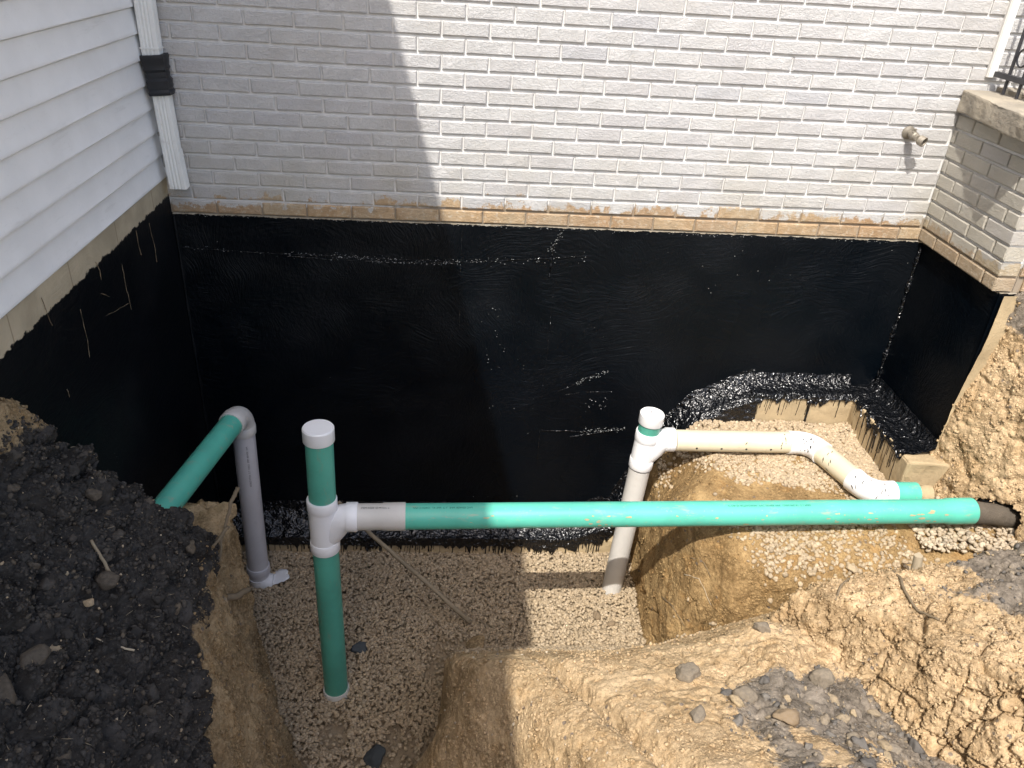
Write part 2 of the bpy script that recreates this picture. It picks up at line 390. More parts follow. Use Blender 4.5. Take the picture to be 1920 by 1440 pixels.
def wrap_text(txt, size, start, direc, up, r, mat, parent, flip=False, name='printed_text'):
    """text laid along a straight pipe; up: unit vector from the axis to where the text sits"""
    V, F = text_mesh(txt, size)
    if flip: V = V*np.array([-1, -1, 1]); V[:, 0] -= V[:, 0].min()
    V[:, 1] -= V[:, 1].mean()
    d = Vector(direc).normalized(); u = Vector(up); u = (u-d*u.dot(d)).normalized(); w = u.cross(d)  # w: towards text bottom
    W_ = [tuple(Vector(start)+d*x+(u*math.cos(y/r)-w*math.sin(y/r)*1)*(r+.0006)) for x, y, z in V]
    return link(name, mesh(name, W_, F, mat), parent)

# ------------------------------------------------------------------ brickwork
BH = .0673; BL = .2032
_bm = {}
def brick_mesh(L, var, mat, D=.09):
    k = (round(L, 3), var, mat.name)
    if k in _bm: return _bm[k]
    rs = random.Random(hash((round(L*1000), var)) & 0xffff)
    H = BH-.0115; nx, nz = 5, 4; V = []; F = []
    xs = (-L/2, -L/2+.005, 0, L/2-.005, L/2); zs_ = (-H/2, -H/2+.0045, H/2-.0045, H/2)
    for j in range(nz):
        for i in range(nx):
            x = xs[i]; z = zs_[j]; e = i in (0, nx-1) or j in (0, nz-1)
            y = -.0105+(.0030 if e else 0)+rs.uniform(-.0010, .0010)
            V.append((x+(rs.uniform(-.0012, .0012) if e else 0), y, z+(rs.uniform(-.0014, .0014) if e else 0)))
    for j in range(nz-1):
        for i in range(nx-1): a = j*nx+i; F.append((a, a+1, a+nx+1, a+nx))
    ring = [i for i in range(nx)]+[j*nx+nx-1 for j in range(1, nz)]+[(nz-1)*nx+i for i in range(nx-2, -1, -1)]+[j*nx for j in range(nz-2, 0, -1)]
    b0 = len(V)
    for i in ring: V.append((V[i][0], D-.0105, V[i][2]))
    m_ = len(ring)
    for i in range(m_): F.append((ring[(i+1) % m_], ring[i], b0+i, b0+(i+1) % m_))
    me = mesh('brick', V, F, mat); _bm[k] = me; return me
def course_bricks(n, u0, u1, minlen=.03, off=0.):
    """spans (ua, ub) of the bricks of course n between u0 and u1"""
    ph = (0 if n % 2 == 0 else BL/2)+off; k = math.floor((u0-ph)/BL)-1; out = []
    while True:
        a = ph+k*BL+.005; b = a+BL-.010; k += 1
        if a > u1: break
        a = max(a, u0); b = min(b, u1)
        if b-a > minlen: out.append((a, b))
    return out
rb = random.Random(5)
wall = thing('brick_wall', 'white painted brick house wall above the black tarred foundation', 'wall', (1.8, 0, -.0673))
part('mortar_bed', box(-.4, 5.2, .0, .12, -.0673, 4.2), M['mortar'], wall, False)
cnt = 0; rest = []
for n in range(0, 62):
    z = (n-.5)*BH
    x1 = 3.563 if z < .60 else (4.35 if n < 16 else 5.2)
    for a, b in course_bricks(n, -.02 if n < 16 else -.4, x1):
        L = round((b-a)*200)/200; loc = ((a+b)/2, rb.uniform(-.0012, .0012), z+rb.uniform(-.0008, .0008))
        if n < 16 and cnt < 300:
            o = link('brick', brick_mesh(L, rb.randrange(8), M['brick']), wall, loc=loc); o.rotation_euler = (0, rb.uniform(-.003, .003), 0); cnt += 1
        else:
            me = brick_mesh(L, rb.randrange(8), M['brick'])
            rest.append(([tuple(Vector(v.co)+Vector(loc)) for v in me.vertices], [tuple(p.vertices) for p in me.polygons]))
ub = part('upper_bricks', join(rest), M['brick'], wall, False); ub['kind'] = 'stuff'

porch = thing('porch', 'brick porch with a rough concrete slab cap at the right corner', 'porch', (3.9, -.3, -.07))
part('mortar_bed', join([box(3.576, 3.66, -.63, -.002, -.067, .548), box(3.663, 5.2, -.63, -.55, -.0675, .5475)]), M['mortar'], porch, False)
for n in range(0, 9):
    z = (n-.5)*BH
    for a, b in course_bricks(n, -.64, -.004, .025, .06):
        L = round((b-a)*200)/200
        o = link('brick', brick_mesh(L, rb.randrange(8), M['wingbrick'], .085), porch, loc=(3.575+rb.uniform(-.001, .001), (a+b)/2, z)); o.rotation_euler = (0, 0, -math.pi/2)
    for a, b in course_bricks(n, 3.665, 4.75, .03, .03):
        L = round((b-a)*200)/200
        link('brick', brick_mesh(L, rb.randrange(8), M['brick'], .085), porch, loc=((a+b)/2, -.632+rb.uniform(-.001, .001), z))
# concrete cap slab, noisy
def slab(name, foot, z0, z1, mat, parent, amp=.006, res=.03, seed=0):
    import bmesh
    bm = bmesh.new(); vs_ = [bm.verts.new((x, y, z0)) for x, y in foot]; f = bm.faces.new(vs_)
    ex = bmesh.ops.extrude_face_region(bm, geom=[f]); bmesh.ops.translate(bm, verts=[v for v in ex['geom'] if isinstance(v, bmesh.types.BMVert)], vec=(0, 0, z1-z0))
    bmesh.ops.recalc_face_normals(bm, faces=bm.faces)
    bmesh.ops.bevel(bm, geom=list(bm.edges), offset=.008, segments=2, affect='EDGES', profile=.6)
    bmesh.ops.triangulate(bm, faces=bm.faces)
    for it in range(6):
        E = [e for e in bm.edges if e.calc_length() > res]
        if not E: break
        bmesh.ops.subdivide_edges(bm, edges=E, cuts=1); bmesh.ops.triangulate(bm, faces=bm.faces)
    bm.normal_update(); P = np.array([v.co[:] for v in bm.verts]); d = fbm(P, 14, 4, seed)*amp+np.minimum(0, fbm(P, 7, 3, seed+3)+.25)*amp*3
    for v, k in zip(bm.verts, d): v.co += v.normal*float(k)
    me = bpy.data.meshes.new(name); bm.to_mesh(me); bm.free(); me.materials.append(mat)
    return link(name, me, parent)
slab('cap', [(3.545, -.012), (3.455, -.665), (4.75, -.665), (4.75, -.012)], .548, .642, M['slab'], porch, .006, .022, 3)
part('porch_floor', box(3.70, 5.2, -.60, -.006, .6425, .66), M['slab'], porch, False)

# iron railing on the porch edge
rail = thing('railing', 'black iron porch railing standing on the concrete cap', 'railing', (3.66, -.3, .65))
part('bottom_rail', box(3.652, 3.674, -.60, -.03, .705, .727), M['iron'], rail, False)
part('top_rail', box(3.648, 3.678, -.60, -.03, 1.60, 1.625), M['iron'], rail, False)
for k in range(6):
    y = -.12-k*.098; part('baluster', box(3.658, 3.668, y-.005, y+.005, .6455, 1.60), M['iron'], rail, False)
for y in (-.61,): part('post', box(3.650, 3.676, y-.013, y+.013, .645, 1.66), M['iron'], rail, False)
for k in range(5): part('scroll', sweep([(3.664+.0*g, -.12-k*.098-.049+.036*math.cos(g*.5), .80+.036*math.sin(g*.5)) for g in range(14)], .004, 6), M['iron'], rail)
pp = thing('trim_post', 'narrow white trim board standing against the brick beside the porch', 'trim', (3.65, -.02, .7))
part('board', box(3.632, 3.664, -.026, -.0095, .70, 3.4), M['metal_white'], pp, False)
part('cap_strip', box(3.624, 3.631, -.024, -.0095, .70, 3.4), M['lgrey'], pp, False)
pot = thing('planter', 'round tan planter on the porch floor behind the railing', 'planter', (3.98, -.24, .66))
part('pot', lathe((3.98, -.24, .661), (3.98, -.24, 1.0), [(0, .10), (.02, .115), (.20, .145), (.205, .158), (.235, .158), (.235, .140), (.19, .13), (.19, .0)]), M['slab'], pot)

# hose spigot
bib = thing('hose_spigot', 'old weathered hose spigot sticking out of the white brick wall', 'faucet', (3.353, -.01, .44))
part('flange', lathe((3.352, -.009, .445), (3.354, -.10, .436), [(0, .030), (.006, .030), (.010, .022), (.014, .016)], 20), M['bronze'], bib)
part('body', lathe((3.352, -.012, .445), (3.360, -.12, .434), [(0, .013), (.030, .013), (.034, .019), (.060, .019), (.064, .015), (.085, .015)], 18), M['bronze'], bib)
part('nozzle', lathe((3.357, -.070, .438), (3.392, -.125, .420), [(0, .012), (.022, .014), (.024, .022), (.050, .023), (.050, .017), (.030, .015), (.030, 0.)], 20), M['bronze'], bib)
part('mouth', lathe(Vector((3.357, -.070, .438))+(Vector((.035, -.055, -.018)).normalized())*.0305, (3.392, -.125, .420), [(0, .0145), (.0006, 0.)], 20), M['black'], bib)
part('stem', lathe((3.353, -.060, .44), (3.350, -.068, .475), [(0, .010), (.020, .010), (.022, .005), (.034, .005)], 14), M['bronze'], bib)

# ------------------------------------------------------------------ vinyl siding wall with eave
sid = thing('siding_wall', 'white vinyl clapboard side wall of the house on the left', 'wall', (0, -3, .098))
part('sheathing', box(-.14, -.028, -8.0, .11, .10, 3.45), M['siding'], sid, False)
SZ = .0998
def board_mesh():
    prof = [(-.024, SZ+.004), (-.012, SZ-.006), (-.008, .050), (-.0035, .016), (.0005, .004), (-.001, .0), (-.012, -.001), (-.012, .010)]
    n = 26; V = []; F = []
    for i in range(n+1):
        y = -8.0+i*(8.0-.006)/n
        for k, (x, z) in enumerate(prof): V.append((x+.0012*math.sin(i*1.7+k)*(1 if k < 5 else 0), y, z))
    m_ = len(prof)
    for i in range(n):
        for k in range(m_-1): F.append((i*m_+k, i*m_+k+1, (i+1)*m_+k+1, (i+1)*m_+k))
    return mesh('siding_board', V, F, M['siding'])
bm_ = board_mesh(); smooth_sharp(bm_, 40)
for k in range(33):
    link('siding_board', bm_, sid, loc=(0, 0, .098+k*SZ))
part('corner_channel', box(-.010, .004, -.0055, -.0005, .098, 3.4), M['siding'], sid, False)
part('eave', box(-.35, .30, -8.3, .1, 3.41, 3.60), M['siding'], sid, False)
part('roof', ([(.30, -8.3, 3.605), (.30, .1, 3.605), (-3.0, .1, 5.4), (-3.0, -8.3, 5.4), (.30, -8.3, 3.64), (.30, .1, 3.64), (-3.0, .1, 5.44), (-3.0, -8.3, 5.44)], [(0, 1, 2, 3), (7, 6, 5, 4), (0, 4, 5, 1), (1, 5, 6, 2), (2, 6, 7, 3), (3, 7, 4, 0)]), M['tile'], sid, False)

# downspout
dsp = thing('downspout', 'white corrugated downspout in the corner with a black rubber coupling', 'downspout', (.05, -.06, .07))
def rect_pipe(p0, p1, w, d, rib=True, flare=0.):
    p0 = Vector(p0); p1 = Vector(p1); t = (p1-p0).normalized(); n_ = 6
    # profile: corrugated rectangle, front face towards -y and +x
    pr = []
    def side(a, b, ribs):
        a = Vector(a); b = Vector(b); nn = Vector(((b-a).y, -(b-a).x)).normalized()
        if ribs:
            for k in range(1, 20):
                s = k/20; q = a.lerp(b, s); dep = .0028*(1 if (k % 4 in (1, 2)) and 3 < k < 17 else 0); pr.append(q-nn*dep)
        else: pr.append(a.lerp(b, .06)); pr.append(a.lerp(b, .94))
    c = [(-w/2, -d/2), (w/2, -d/2), (w/2, d/2), (-w/2, d/2)]
    side(c[0], c[1], rib); side(c[1], c[2], rib); side(c[2], c[3], False); side(c[3], c[0], False)
    V = []; F = []; m_ = len(pr)
    for i in range(n_+1):
        s = i/n_; q = p0.lerp(p1, s)
        for a in pr: V.append((q.x+a.x*(1+flare*(1-s)), q.y+a.y*(1+flare*(1-s)), q.z))
    for i in range(n_):
        for k in range(m_): F.append((i*m_+k, i*m_+(k+1) % m_, (i+1)*m_+(k+1) % m_, (i+1)*m_+k))
    return V, F
part('upper_pipe', rect_pipe((.040, -.062, .60), (.052, -.056, 3.4), .072, .052), M['metal_white'], dsp)
part('connector', rect_pipe((.040, -.062, .585), (.041, -.062, .66), .066, .047, False), M['metal_white'], dsp)
part('strap', join([box(.002, .079, -.0912, -.0885, .642, .648), box(.076, .0785, -.090, -.034, .642, .648)]), M['metal_white'], dsp, False)
part('middle_pipe', rect_pipe((.060, -.062, .215), (.052, -.062, .50), .068, .050), M['metal_white'], dsp)
part('outlet', rect_pipe((.070, -.066, .068), (.061, -.063, .235), .071, .053, True, .05), M['metal_white'], dsp)
def coupling():
    V = []; F = []; n_ = 14; pr = []
    for a, b in (((-1, -1), (1, -1)), ((1, -1), (1, 1)), ((1, 1), (-1, 1)), ((-1, 1), (-1, -1))):
        for k in range(6): s = k/6; pr.append((a[0]+(b[0]-a[0])*s, a[1]+(b[1]-a[1])*s))
    r = random.Random(2)
    for i in range(n_+1):
        s = i/n_; z = .462+s*.158; e = .003*(i % 2)+.004*(s > .82)-.004*(.4 < s < .6)+r.uniform(-.001, .001)
        for a, b in pr:
            k = 1-.10*(abs(a)*abs(b))
            V.append((.055-.010*s+a*(.046+e)*k, -.062+b*(.036+e)*k, z+.004*a))
    m_ = len(pr)
    for i in range(n_):
        for k in range(m_): F.append((i*m_+k, i*m_+(k+1) % m_, (i+1)*m_+(k+1) % m_, (i+1)*m_+k))
    F.append(tuple(range(m_))[::-1]); F.append(tuple(range(n_*m_, (n_+1)*m_))); return V, F
part('rubber_coupling', coupling(), M['black'], dsp)

# ------------------------------------------------------------------ foundation
fnd = thing('foundation_wall', 'black tar coated basement wall of the pit below the brick', 'wall', (1.8, 0, -2.0))
def sheet(fn, nu, nv):
    V = [fn(i/nu, j/nv) for j in range(nv+1) for i in range(nu+1)]
    F = [(j*(nu+1)+i, j*(nu+1)+i+1, (j+1)*(nu+1)+i+1, (j+1)*(nu+1)+i) for j in range(nv) for i in range(nu)]
    return V, F
def noisy_sheet(fn, nu, nv, nd, amp, sc, seed):
    V, F = sheet(fn, nu, nv); P = np.array(V); d = fbm(P, sc, 4, seed)*amp
    return (P+np.array(nd)*d[:, None]).tolist(), F
part('back_wall', join([noisy_sheet(lambda u, v: (-.0+u*3.60, -.006, -2.06+v*1.9925), 180, 100, (0, 1, 0), .007, 2.2, 4), box(0.0, 3.60, .006, .2, -2.06, -.0685)]), M['tar'], fnd, True)
part('left_wall', join([noisy_sheet(lambda u, v: (.0-.004, -.004-u*4.2, -2.06+v*2.155), 180, 100, (1, 0, 0), .003, 3, 6), box(-.2, -.014, -6.0, -.001, -2.06, .096)]), M['tarL'], fnd, True)
part('right_wall', join([noisy_sheet(lambda u, v: (3.596, -.64+u*.632, -1.2+v*1.130), 40, 70, (-1, 0, 0), .003, 4, 8), box(3.604, 3.70, -.64, -.004, -1.2, -.0702)]), M['tar'], fnd, True)
part('parged_end', noisy_sheet(lambda u, v: (3.592+u*.125-.02*math.sin(v*5), -.658-.006*math.sin(v*9), -1.2+v*1.125), 10, 60, (0, -1, 0), .012, 9, 9), M['foot'], fnd, True)
slab('footing', [(2.88, -.125), (2.88, -.01), (3.59, -.01), (3.59, -.70), (3.422, -.715), (3.420, -.125)], -1.32, -.905, M['foot'], fnd, .004, .03, 5)
slab('footing', [(3.43, -.715), (3.43, -.5), (3.80, -.5), (3.67, -.735)], -1.30, -.90, M['foot'], fnd, .010, .03, 6)
slab('footing', [(.02, -.128), (.02, -.01), (2.29, -.01), (2.29, -.128)], -2.08, -1.895, M['foot'], fnd, .004, .03, 7)
# wet tar laid thick over the footing
def cove(name, pts, prof, mat, amp, seed, closed=False):
    """pts: list of (x,y,z,nx,ny) along the wall foot; prof: (out, up) rows"""
    P = []; n = len(pts)
    dens = []
    for a, b in zip(pts[:-1], pts[1:]):
        L = math.dist(a[:3], b[:3]); k = max(2, int(L/.010))
        for i in range(k): dens.append([a[j]+(b[j]-a[j])*i/k for j in range(5)])
    dens.append(list(pts[-1]))
    pr = []
    for a, b in zip(prof[:-1], prof[1:]):
        k = max(1, int(math.dist(a, b)/.010))
        for i in range(k): pr.append([a[j]+(b[j]-a[j])*i/k for j in range(2)])
    pr.append(list(prof[-1]))
    V = np.array([[q[0]+q[3]*o, q[1]+q[4]*o, q[2]+u] for q in dens for o, u in pr]); m_ = len(pr)
    s = np.array([k/(m_-1) for q in dens for k in range(m_)])
    nrm = np.array([[q[3]*.6, q[4]*.6, .8] for q in dens for k in range(m_)])
    d = fbm(V, 22, 4, seed)*amp+fbm(V, 5, 2, seed+9)*amp*1.2
    V = V+nrm*d[:, None]
    low = sst(s, .85, 1.)*(.006+.11*np.maximum(0, fbm(V*np.array([1, 1, .05]), 26, 5, seed+4, .7)))
    V[:, 2] -= low
    F = [(i*m_+k, (i+1)*m_+k, (i+1)*m_+k+1, i*m_+k+1) for i in range(len(dens)-1) for k in range(m_-1)]
    return part(name, (V.tolist(), F), mat, fnd)
SQ = .7071
cove('tar_cove', [(0.0, 0, -1.885, 0, -1), (2.0, 0, -1.885, 0, -1), (2.22, 0, -1.80, 0, -1), (2.33, 0, -1.55, 0, -1)], [(.006, .16), (.016, .10), (.045, .060), (.085, .022), (.115, .006), (.136, .0), (.140, -.045)], M['wet'], .012, 11)
cove('tar_cove', [(2.30, 0, -1.60, 0, -1), (2.44, 0, -1.25, 0, -1), (2.58, 0, -1.07, 0, -1), (2.76, 0, -.955, 0, -1), (2.90, 0, -.90, 0, -1)], [(.006, .11), (.016, .075), (.045, .045), (.085, .012), (.120, .0), (.140, -.02), (.146, -.13)], M['wet'], .010, 12)
cove('tar_cove', [(2.87, 0, -.897, 0, -1), (3.15, 0, -.893, 0, -1), (3.43, 0, -.893, .0, -1)], [(.007, .07), (.016, .045), (.040, .020), (.075, .007), (.130, .004), (.136, -.012)], M['wet'], .008, 15)
cove('tar_cove', [(3.596, -.006, -.897, -1, 0), (3.596, -.66, -.897, -1, 0)], [(.006, .07), (.018, .042), (.05, .014), (.12, .007), (.172, .005), (.180, -.012)], M['wet'], .010, 13)
cove('tar_cove', [(3.594, -.012, -.86, -SQ, -SQ), (3.594, -.012, -.80, -SQ, -SQ)], [(.0, .02), (.02, .0), (.05, -.03)], M['wet'], .006, 14)
# rounded corner bead where the two tarred walls meet
part('corner_bead', sweep(wiggle((3.588, -.012, -.86), (3.588, -.012, -.10), 40, .0012, 3), [.011+.004*math.sin(i*.9)+.003*math.sin(i*2.3) for i in range(41)], 8), M['wet'], fnd)
part('corner_bead', sweep(wiggle((.004, -.010, -1.85), (.004, -.010, -.08), 60, .0014, 4), [.007+.002*math.sin(i*.9) for i in range(61)], 8), M['tarL'], fnd)
# seams and trowel ridges in the coating
def ridge(pts, r, seed, mat=None, parts=[]):
    P = []
    for a, b in zip(pts[:-1], pts[1:]): P += wiggle(a, b, max(4, int(math.dist(a, b)/.02)), .0022, seed)[:-1]
    P.append(Vector(pts[-1])); rr = random.Random(seed)
    return sweep(P, [max(.0004, r*rr.uniform(.2, 1.2)) for _ in P], 6)
YB = -.0075
seams = [ridge([(1.327, YB, -.10), (1.327, YB, -.62)], .0016, 1), ridge([(1.80, YB, -.085), (1.765, YB, -.16), (1.76, YB, -.33)], .004, 2),
         ridge([(1.79, YB, -.34), (1.775, YB, -.95)], .0016, 3), ridge([(.02, YB, -.235), (.45, YB, -.25), (.9, YB, -.255), (1.35, YB, -.26), (1.94, YB, -.205)], .0012, 4),
         ridge([(.5, YB, -.262), (.9, YB, -.272), (1.3, YB, -.268)], .0018, 5), ridge([(1.95, YB, -1.26), (2.25, YB, -1.20)], .004, 6),
         ridge([(1.85, YB, -.98), (2.05, YB, -.86)], .0035, 7), ridge([(1.9, YB, -.99), (2.0, YB, -.97), (2.15, YB, -.965)], .002, 8), ridge([(1.78, YB, -1.5), (1.78, YB, -1.22), (2.12, YB, -1.22)], .0022, 9)]
bits = []; rb2 = random.Random(31)
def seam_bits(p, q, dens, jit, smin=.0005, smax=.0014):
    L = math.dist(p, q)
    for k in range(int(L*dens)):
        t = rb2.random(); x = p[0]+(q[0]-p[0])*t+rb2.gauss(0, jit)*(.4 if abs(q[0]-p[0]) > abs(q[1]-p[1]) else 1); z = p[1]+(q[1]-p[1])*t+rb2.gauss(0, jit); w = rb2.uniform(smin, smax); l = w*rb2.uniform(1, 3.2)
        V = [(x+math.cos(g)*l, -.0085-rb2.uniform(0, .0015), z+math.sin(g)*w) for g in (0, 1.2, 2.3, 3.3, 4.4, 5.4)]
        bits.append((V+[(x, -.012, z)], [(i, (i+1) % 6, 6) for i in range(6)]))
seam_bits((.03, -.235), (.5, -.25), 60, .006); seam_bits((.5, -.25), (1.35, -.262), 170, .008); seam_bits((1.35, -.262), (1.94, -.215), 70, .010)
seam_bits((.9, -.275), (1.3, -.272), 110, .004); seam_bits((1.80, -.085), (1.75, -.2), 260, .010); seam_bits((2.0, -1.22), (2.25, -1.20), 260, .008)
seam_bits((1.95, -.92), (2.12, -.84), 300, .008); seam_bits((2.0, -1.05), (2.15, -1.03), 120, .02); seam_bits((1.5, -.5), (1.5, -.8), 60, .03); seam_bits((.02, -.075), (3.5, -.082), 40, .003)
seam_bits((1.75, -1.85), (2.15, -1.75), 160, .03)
sb = part('glint_specks', join(bits), M['speck'], fnd, False); sb['kind'] = 'stuff'  # pale flecks along the seams, painted stand-ins for glints
sm = part('coating_seams', join(seams), M['wet'], fnd); sm['kind'] = 'stuff'
XL = .0005
lw = [((-.851, .02), (-.836, -.056)), ((-.641, -.07), (-.635, -.267)), ((-1.039, -.081), (-1.05, -.265)), ((-1.262, .06), (-1.239, -.047)), ((-1.249, -.281), (-1.246, -.315)), ((-.45, .0), (-.44, -.11)), ((-.3, -.02), (-.29, -.2)), ((-.86, -.10), (-.80, -.14)), ((-.86, -.19), (-.645, -.235)), ((-.30, -1.2), (-.28, -1.36)), ((-.5, -1.3), (-.46, -1.42))]
sc_ = part('wall_scratches', join([ridge([(XL, a[0], a[1]), (XL, b[0], b[1])], .0013, 20+i) for i, (a, b) in enumerate(lw)]), M['wood'], fnd); sc_['kind'] = 'stuff'
# drips down the footing faces
dr = []; r3 = random.Random(8)
def drip(x, y, z, ln, w, axis):
    n = max(4, int(ln/.012)); P = []; dx = 0; lean = r3.uniform(-.10, .02)
    for i in range(n+1):
        dx += r3.uniform(-.0011, .0011); s = dx+lean*ln*i/n
        P.append((x+(s if axis == 'x' else 0), y+(s if axis == 'y' else 0), z-ln*i/n))
    return sweep(P, [w*(1-.3*i/n)*(1.35 if i == n else 1) for i in range(n+1)], 6)
for k in range(120): dr.append(drip(r3.uniform(.25, 2.2), -.1315, -1.89, r3.uniform(.06, .12), r3.uniform(.0016, .0050), 'x'))
for k in range(34): dr.append(drip(r3.uniform(2.82, 3.40), -.1275, -.905, min(.16, r3.uniform(.03, .12)), r3.uniform(.0012, .0024), 'x'))
dr.append(drip(3.19, -.127, -.90, .15, .009, 'x'))
for k in range(30): dr.append(drip(3.4195, r3.uniform(-.62, -.16), -.905, r3.uniform(.06, .19), r3.uniform(.0012, .0026), 'y'))
dd = part('tar_drips', join(dr), M['wet'], fnd); dd['kind'] = 'stuff'

# ------------------------------------------------------------------ soil masses
def polysd(X, Y, poly):
    n = len(poly); d = np.full(X.shape, 1e9); ins = np.zeros(X.shape, bool)
    for i in range(n):
        ax, ay = poly[i]; bx, by = poly[(i+1) % n]; ex, ey = bx-ax, by-ay
        wx, wy = X-ax, Y-ay; t = np.clip((wx*ex+wy*ey)/(ex*ex+ey*ey), 0, 1)
        d = np.minimum(d, np.hypot(wx-ex*t, wy-ey*t))
        c = ((ay > Y) != (by > Y)) & (X < (bx-ax)*(Y-ay)/((by-ay) if by != ay else 1e-9)+ax); ins ^= c
    return np.where(ins, -d, d)
def subdiv(V, F):
    E = np.concatenate([np.sort(F[:, [i, (i+1) % 4]], 1) for i in range(4)])
    key = E[:, 0].astype(np.int64)*len(V)+E[:, 1]; uq, inv = np.unique(key, return_inverse=True)
    em = (V[uq//len(V)]+V[uq % len(V)])/2; n = len(F); c = V[F].mean(1)
    e = [len(V)+inv[i*n:(i+1)*n] for i in range(4)]; cc = len(V)+len(uq)+np.arange(n)
    Fn = np.concatenate([np.stack([F[:, i], e[i], cc, e[(i+3) % 4]], 1) for i in range(4)])
    return np.concatenate([V, em, c]), Fn
def vnormals(V, F):
    a, b, c, d = (V[F[:, i]] for i in range(4)); fn = np.cross(c-a, d-b); N = np.zeros_like(V)
    for i in range(4):
        for k in range(3): N[:, k] += np.bincount(F[:, i], fn[:, k], len(V))
    return N/np.maximum(1e-12, np.linalg.norm(N, axis=1))[:, None]
def mass(name, bx, h, zfun, poly, slope, k, disp, topmask, mat, carve=None, floor=-2.06):
    x = np.arange(bx[0], bx[1], h); y = np.arange(bx[2], bx[3], h); z = np.arange(bx[4], bx[5], h)
    X, Y = np.meshgrid(x, y, indexing='ij'); Z3 = z[None, None, :]
    zt = zfun(X, Y); sd = polysd(X, Y, poly); sl_ = slope(X, Y) if callable(slope) else slope
    f1 = (Z3-zt[:, :, None]); s3 = (sl_[:, :, None] if hasattr(sl_, 'shape') else sl_)
    f2 = (sd[:, :, None]-s3*(zt[:, :, None]-Z3))/np.sqrt(1+s3*s3)
    hh = np.clip(k-np.abs(f1-f2), 0, None)/k; f = np.maximum(f1, f2)+hh*hh*k*.25
    if carve is not None: f = carve(f, X[:, :, None], Y[:, :, None], Z3)
    g = openvdb.FloatGrid(.5); g.copyFromArray(np.ascontiguousarray(np.clip(f, -.1, .5).astype(np.float32)))
    P, Q = g.convertToQuads(0.0)
    V = np.asarray(P, float)*h+np.array([bx[0], bx[2], bx[4]]); F = np.asarray(Q).astype(np.int64)
    ok = (V[:, 0] > bx[0]+h*1.1) & (V[:, 0] < x[-1]-h*1.1) & (V[:, 1] > bx[2]+h*1.1) & (V[:, 1] < y[-1]-h*1.1) & (V[:, 2] > max(floor, bx[4]+h*1.1))
    F = F[ok[F].all(1)]
    N = vnormals(V, F)
    used = np.unique(F); 
    if N[used, 2].mean() < 0: F = F[:, ::-1]
    V, F = subdiv(V, F); used = np.unique(F); mp = np.zeros(len(V), np.int64); mp[used] = np.arange(len(used)); V = V[used]; F = mp[F]
    for it in range(2):  # relax stair steps
        A = np.zeros_like(V); c = np.zeros(len(V))
        for i in range(4):
            j = F[:, (i+1) % 4]
            for q in range(3): A[:, q] += np.bincount(F[:, i], V[j, q], len(V)); A[:, q] += np.bincount(j, V[F[:, i], q], len(V))
            c += np.bincount(F[:, i], None, len(V))+np.bincount(j, None, len(V))
        V = .4*V+.6*A/c[:, None]
    N = vnormals(V, F); tm = np.clip(topmask(V, N), 0, 1); d, cav = disp(V, N, tm)
    V = V+N*d[:, None]
    me = mesh(name, V, F, mat, True)
    for nm, arr in (('topsoil', tm), ('cavity', np.clip(cav, 0, 1))):
        at = me.attributes.new(nm, 'FLOAT', 'POINT'); at.data.foreach_set('value', arr.astype(np.float32))
    o = link(name, me); o['kind'] = 'structure'
    return V, vnormals(V, F), o
def clods(V, sc, s, amp):
    d1, d2, c = worley(V+.15*np.stack([vnoise(V, sc*.7, s+5), vnoise(V, sc*.7, s+6), vnoise(V, sc*.7, s+8)], 1)/sc, sc, s)
    e = np.clip((d2-d1)/.35, 0, 1); return amp*(e**.5*(.55+.9*c)-.55), 1-e
HV = .0125
# left bank
LBP = [(-.6, -1.00), (.02, -1.04), (.20, -.97), (.345, -.925), (.395, -1.05), (.385, -1.25), (.40, -1.45), (.46, -1.8), (.62, -2.3), (.75, -2.75), (1.05, -3.9), (-.6, -3.9)]
def zl(X, Y):
    lo = -.94-.10*X; up = .27*np.exp(-(np.maximum(X, 0)/.060)**2)*sst(-Y, 1.40, 1.62)-.37-1.02*np.maximum(0, X-.09)+.10*np.clip((-1.5-Y), 0, 1)*0
    return lo+(up-lo)*sst(-Y, 1.28, 1.50)
def dl(V, N, tm):
    a, ca = clods(V, 9, 3, .050); b, cb = clods(V, 24, 4, .018); c_, cc = clods(V, 60, 5, .006)
    dark = a+b+c_+fbm(V, 5, 3, 2)*.03
    st = fbm(V*np.array([1, 1, .30]), 13, 5, 6, .6)*.042+fbm(V*np.array([1.3, 1.3, .5]), 4, 3, 8, .5, True)*.03+fbm(V, 60, 3, 7)*.006
    return dark*tm+st*(1-tm), ca*.5*tm+cb*.4*tm+(1-tm)*np.clip(.5-st*25, 0, 1)
def tl(V, N):
    sd = polysd(V[:, 0], V[:, 1], LBP); return sst(-sd+.02*vnoise(V, 12, 3), -.075, -.005)*sst(-V[:, 1], 1.13, 1.22)*sst(V[:, 2], -1.12, -.98)*(1-.8*sst(V[:, 2], -.36, -.26)*sst(-V[:, 0], -.07, -.02))
LB = mass('soil_bank', (-.03, 1.35, -3.85, -.55, -2.10, .02), HV, zl, LBP, lambda X, Y: np.clip(.03+.42*(-.95-Y), .03, .36), .08, dl, tl, M['clayL'])
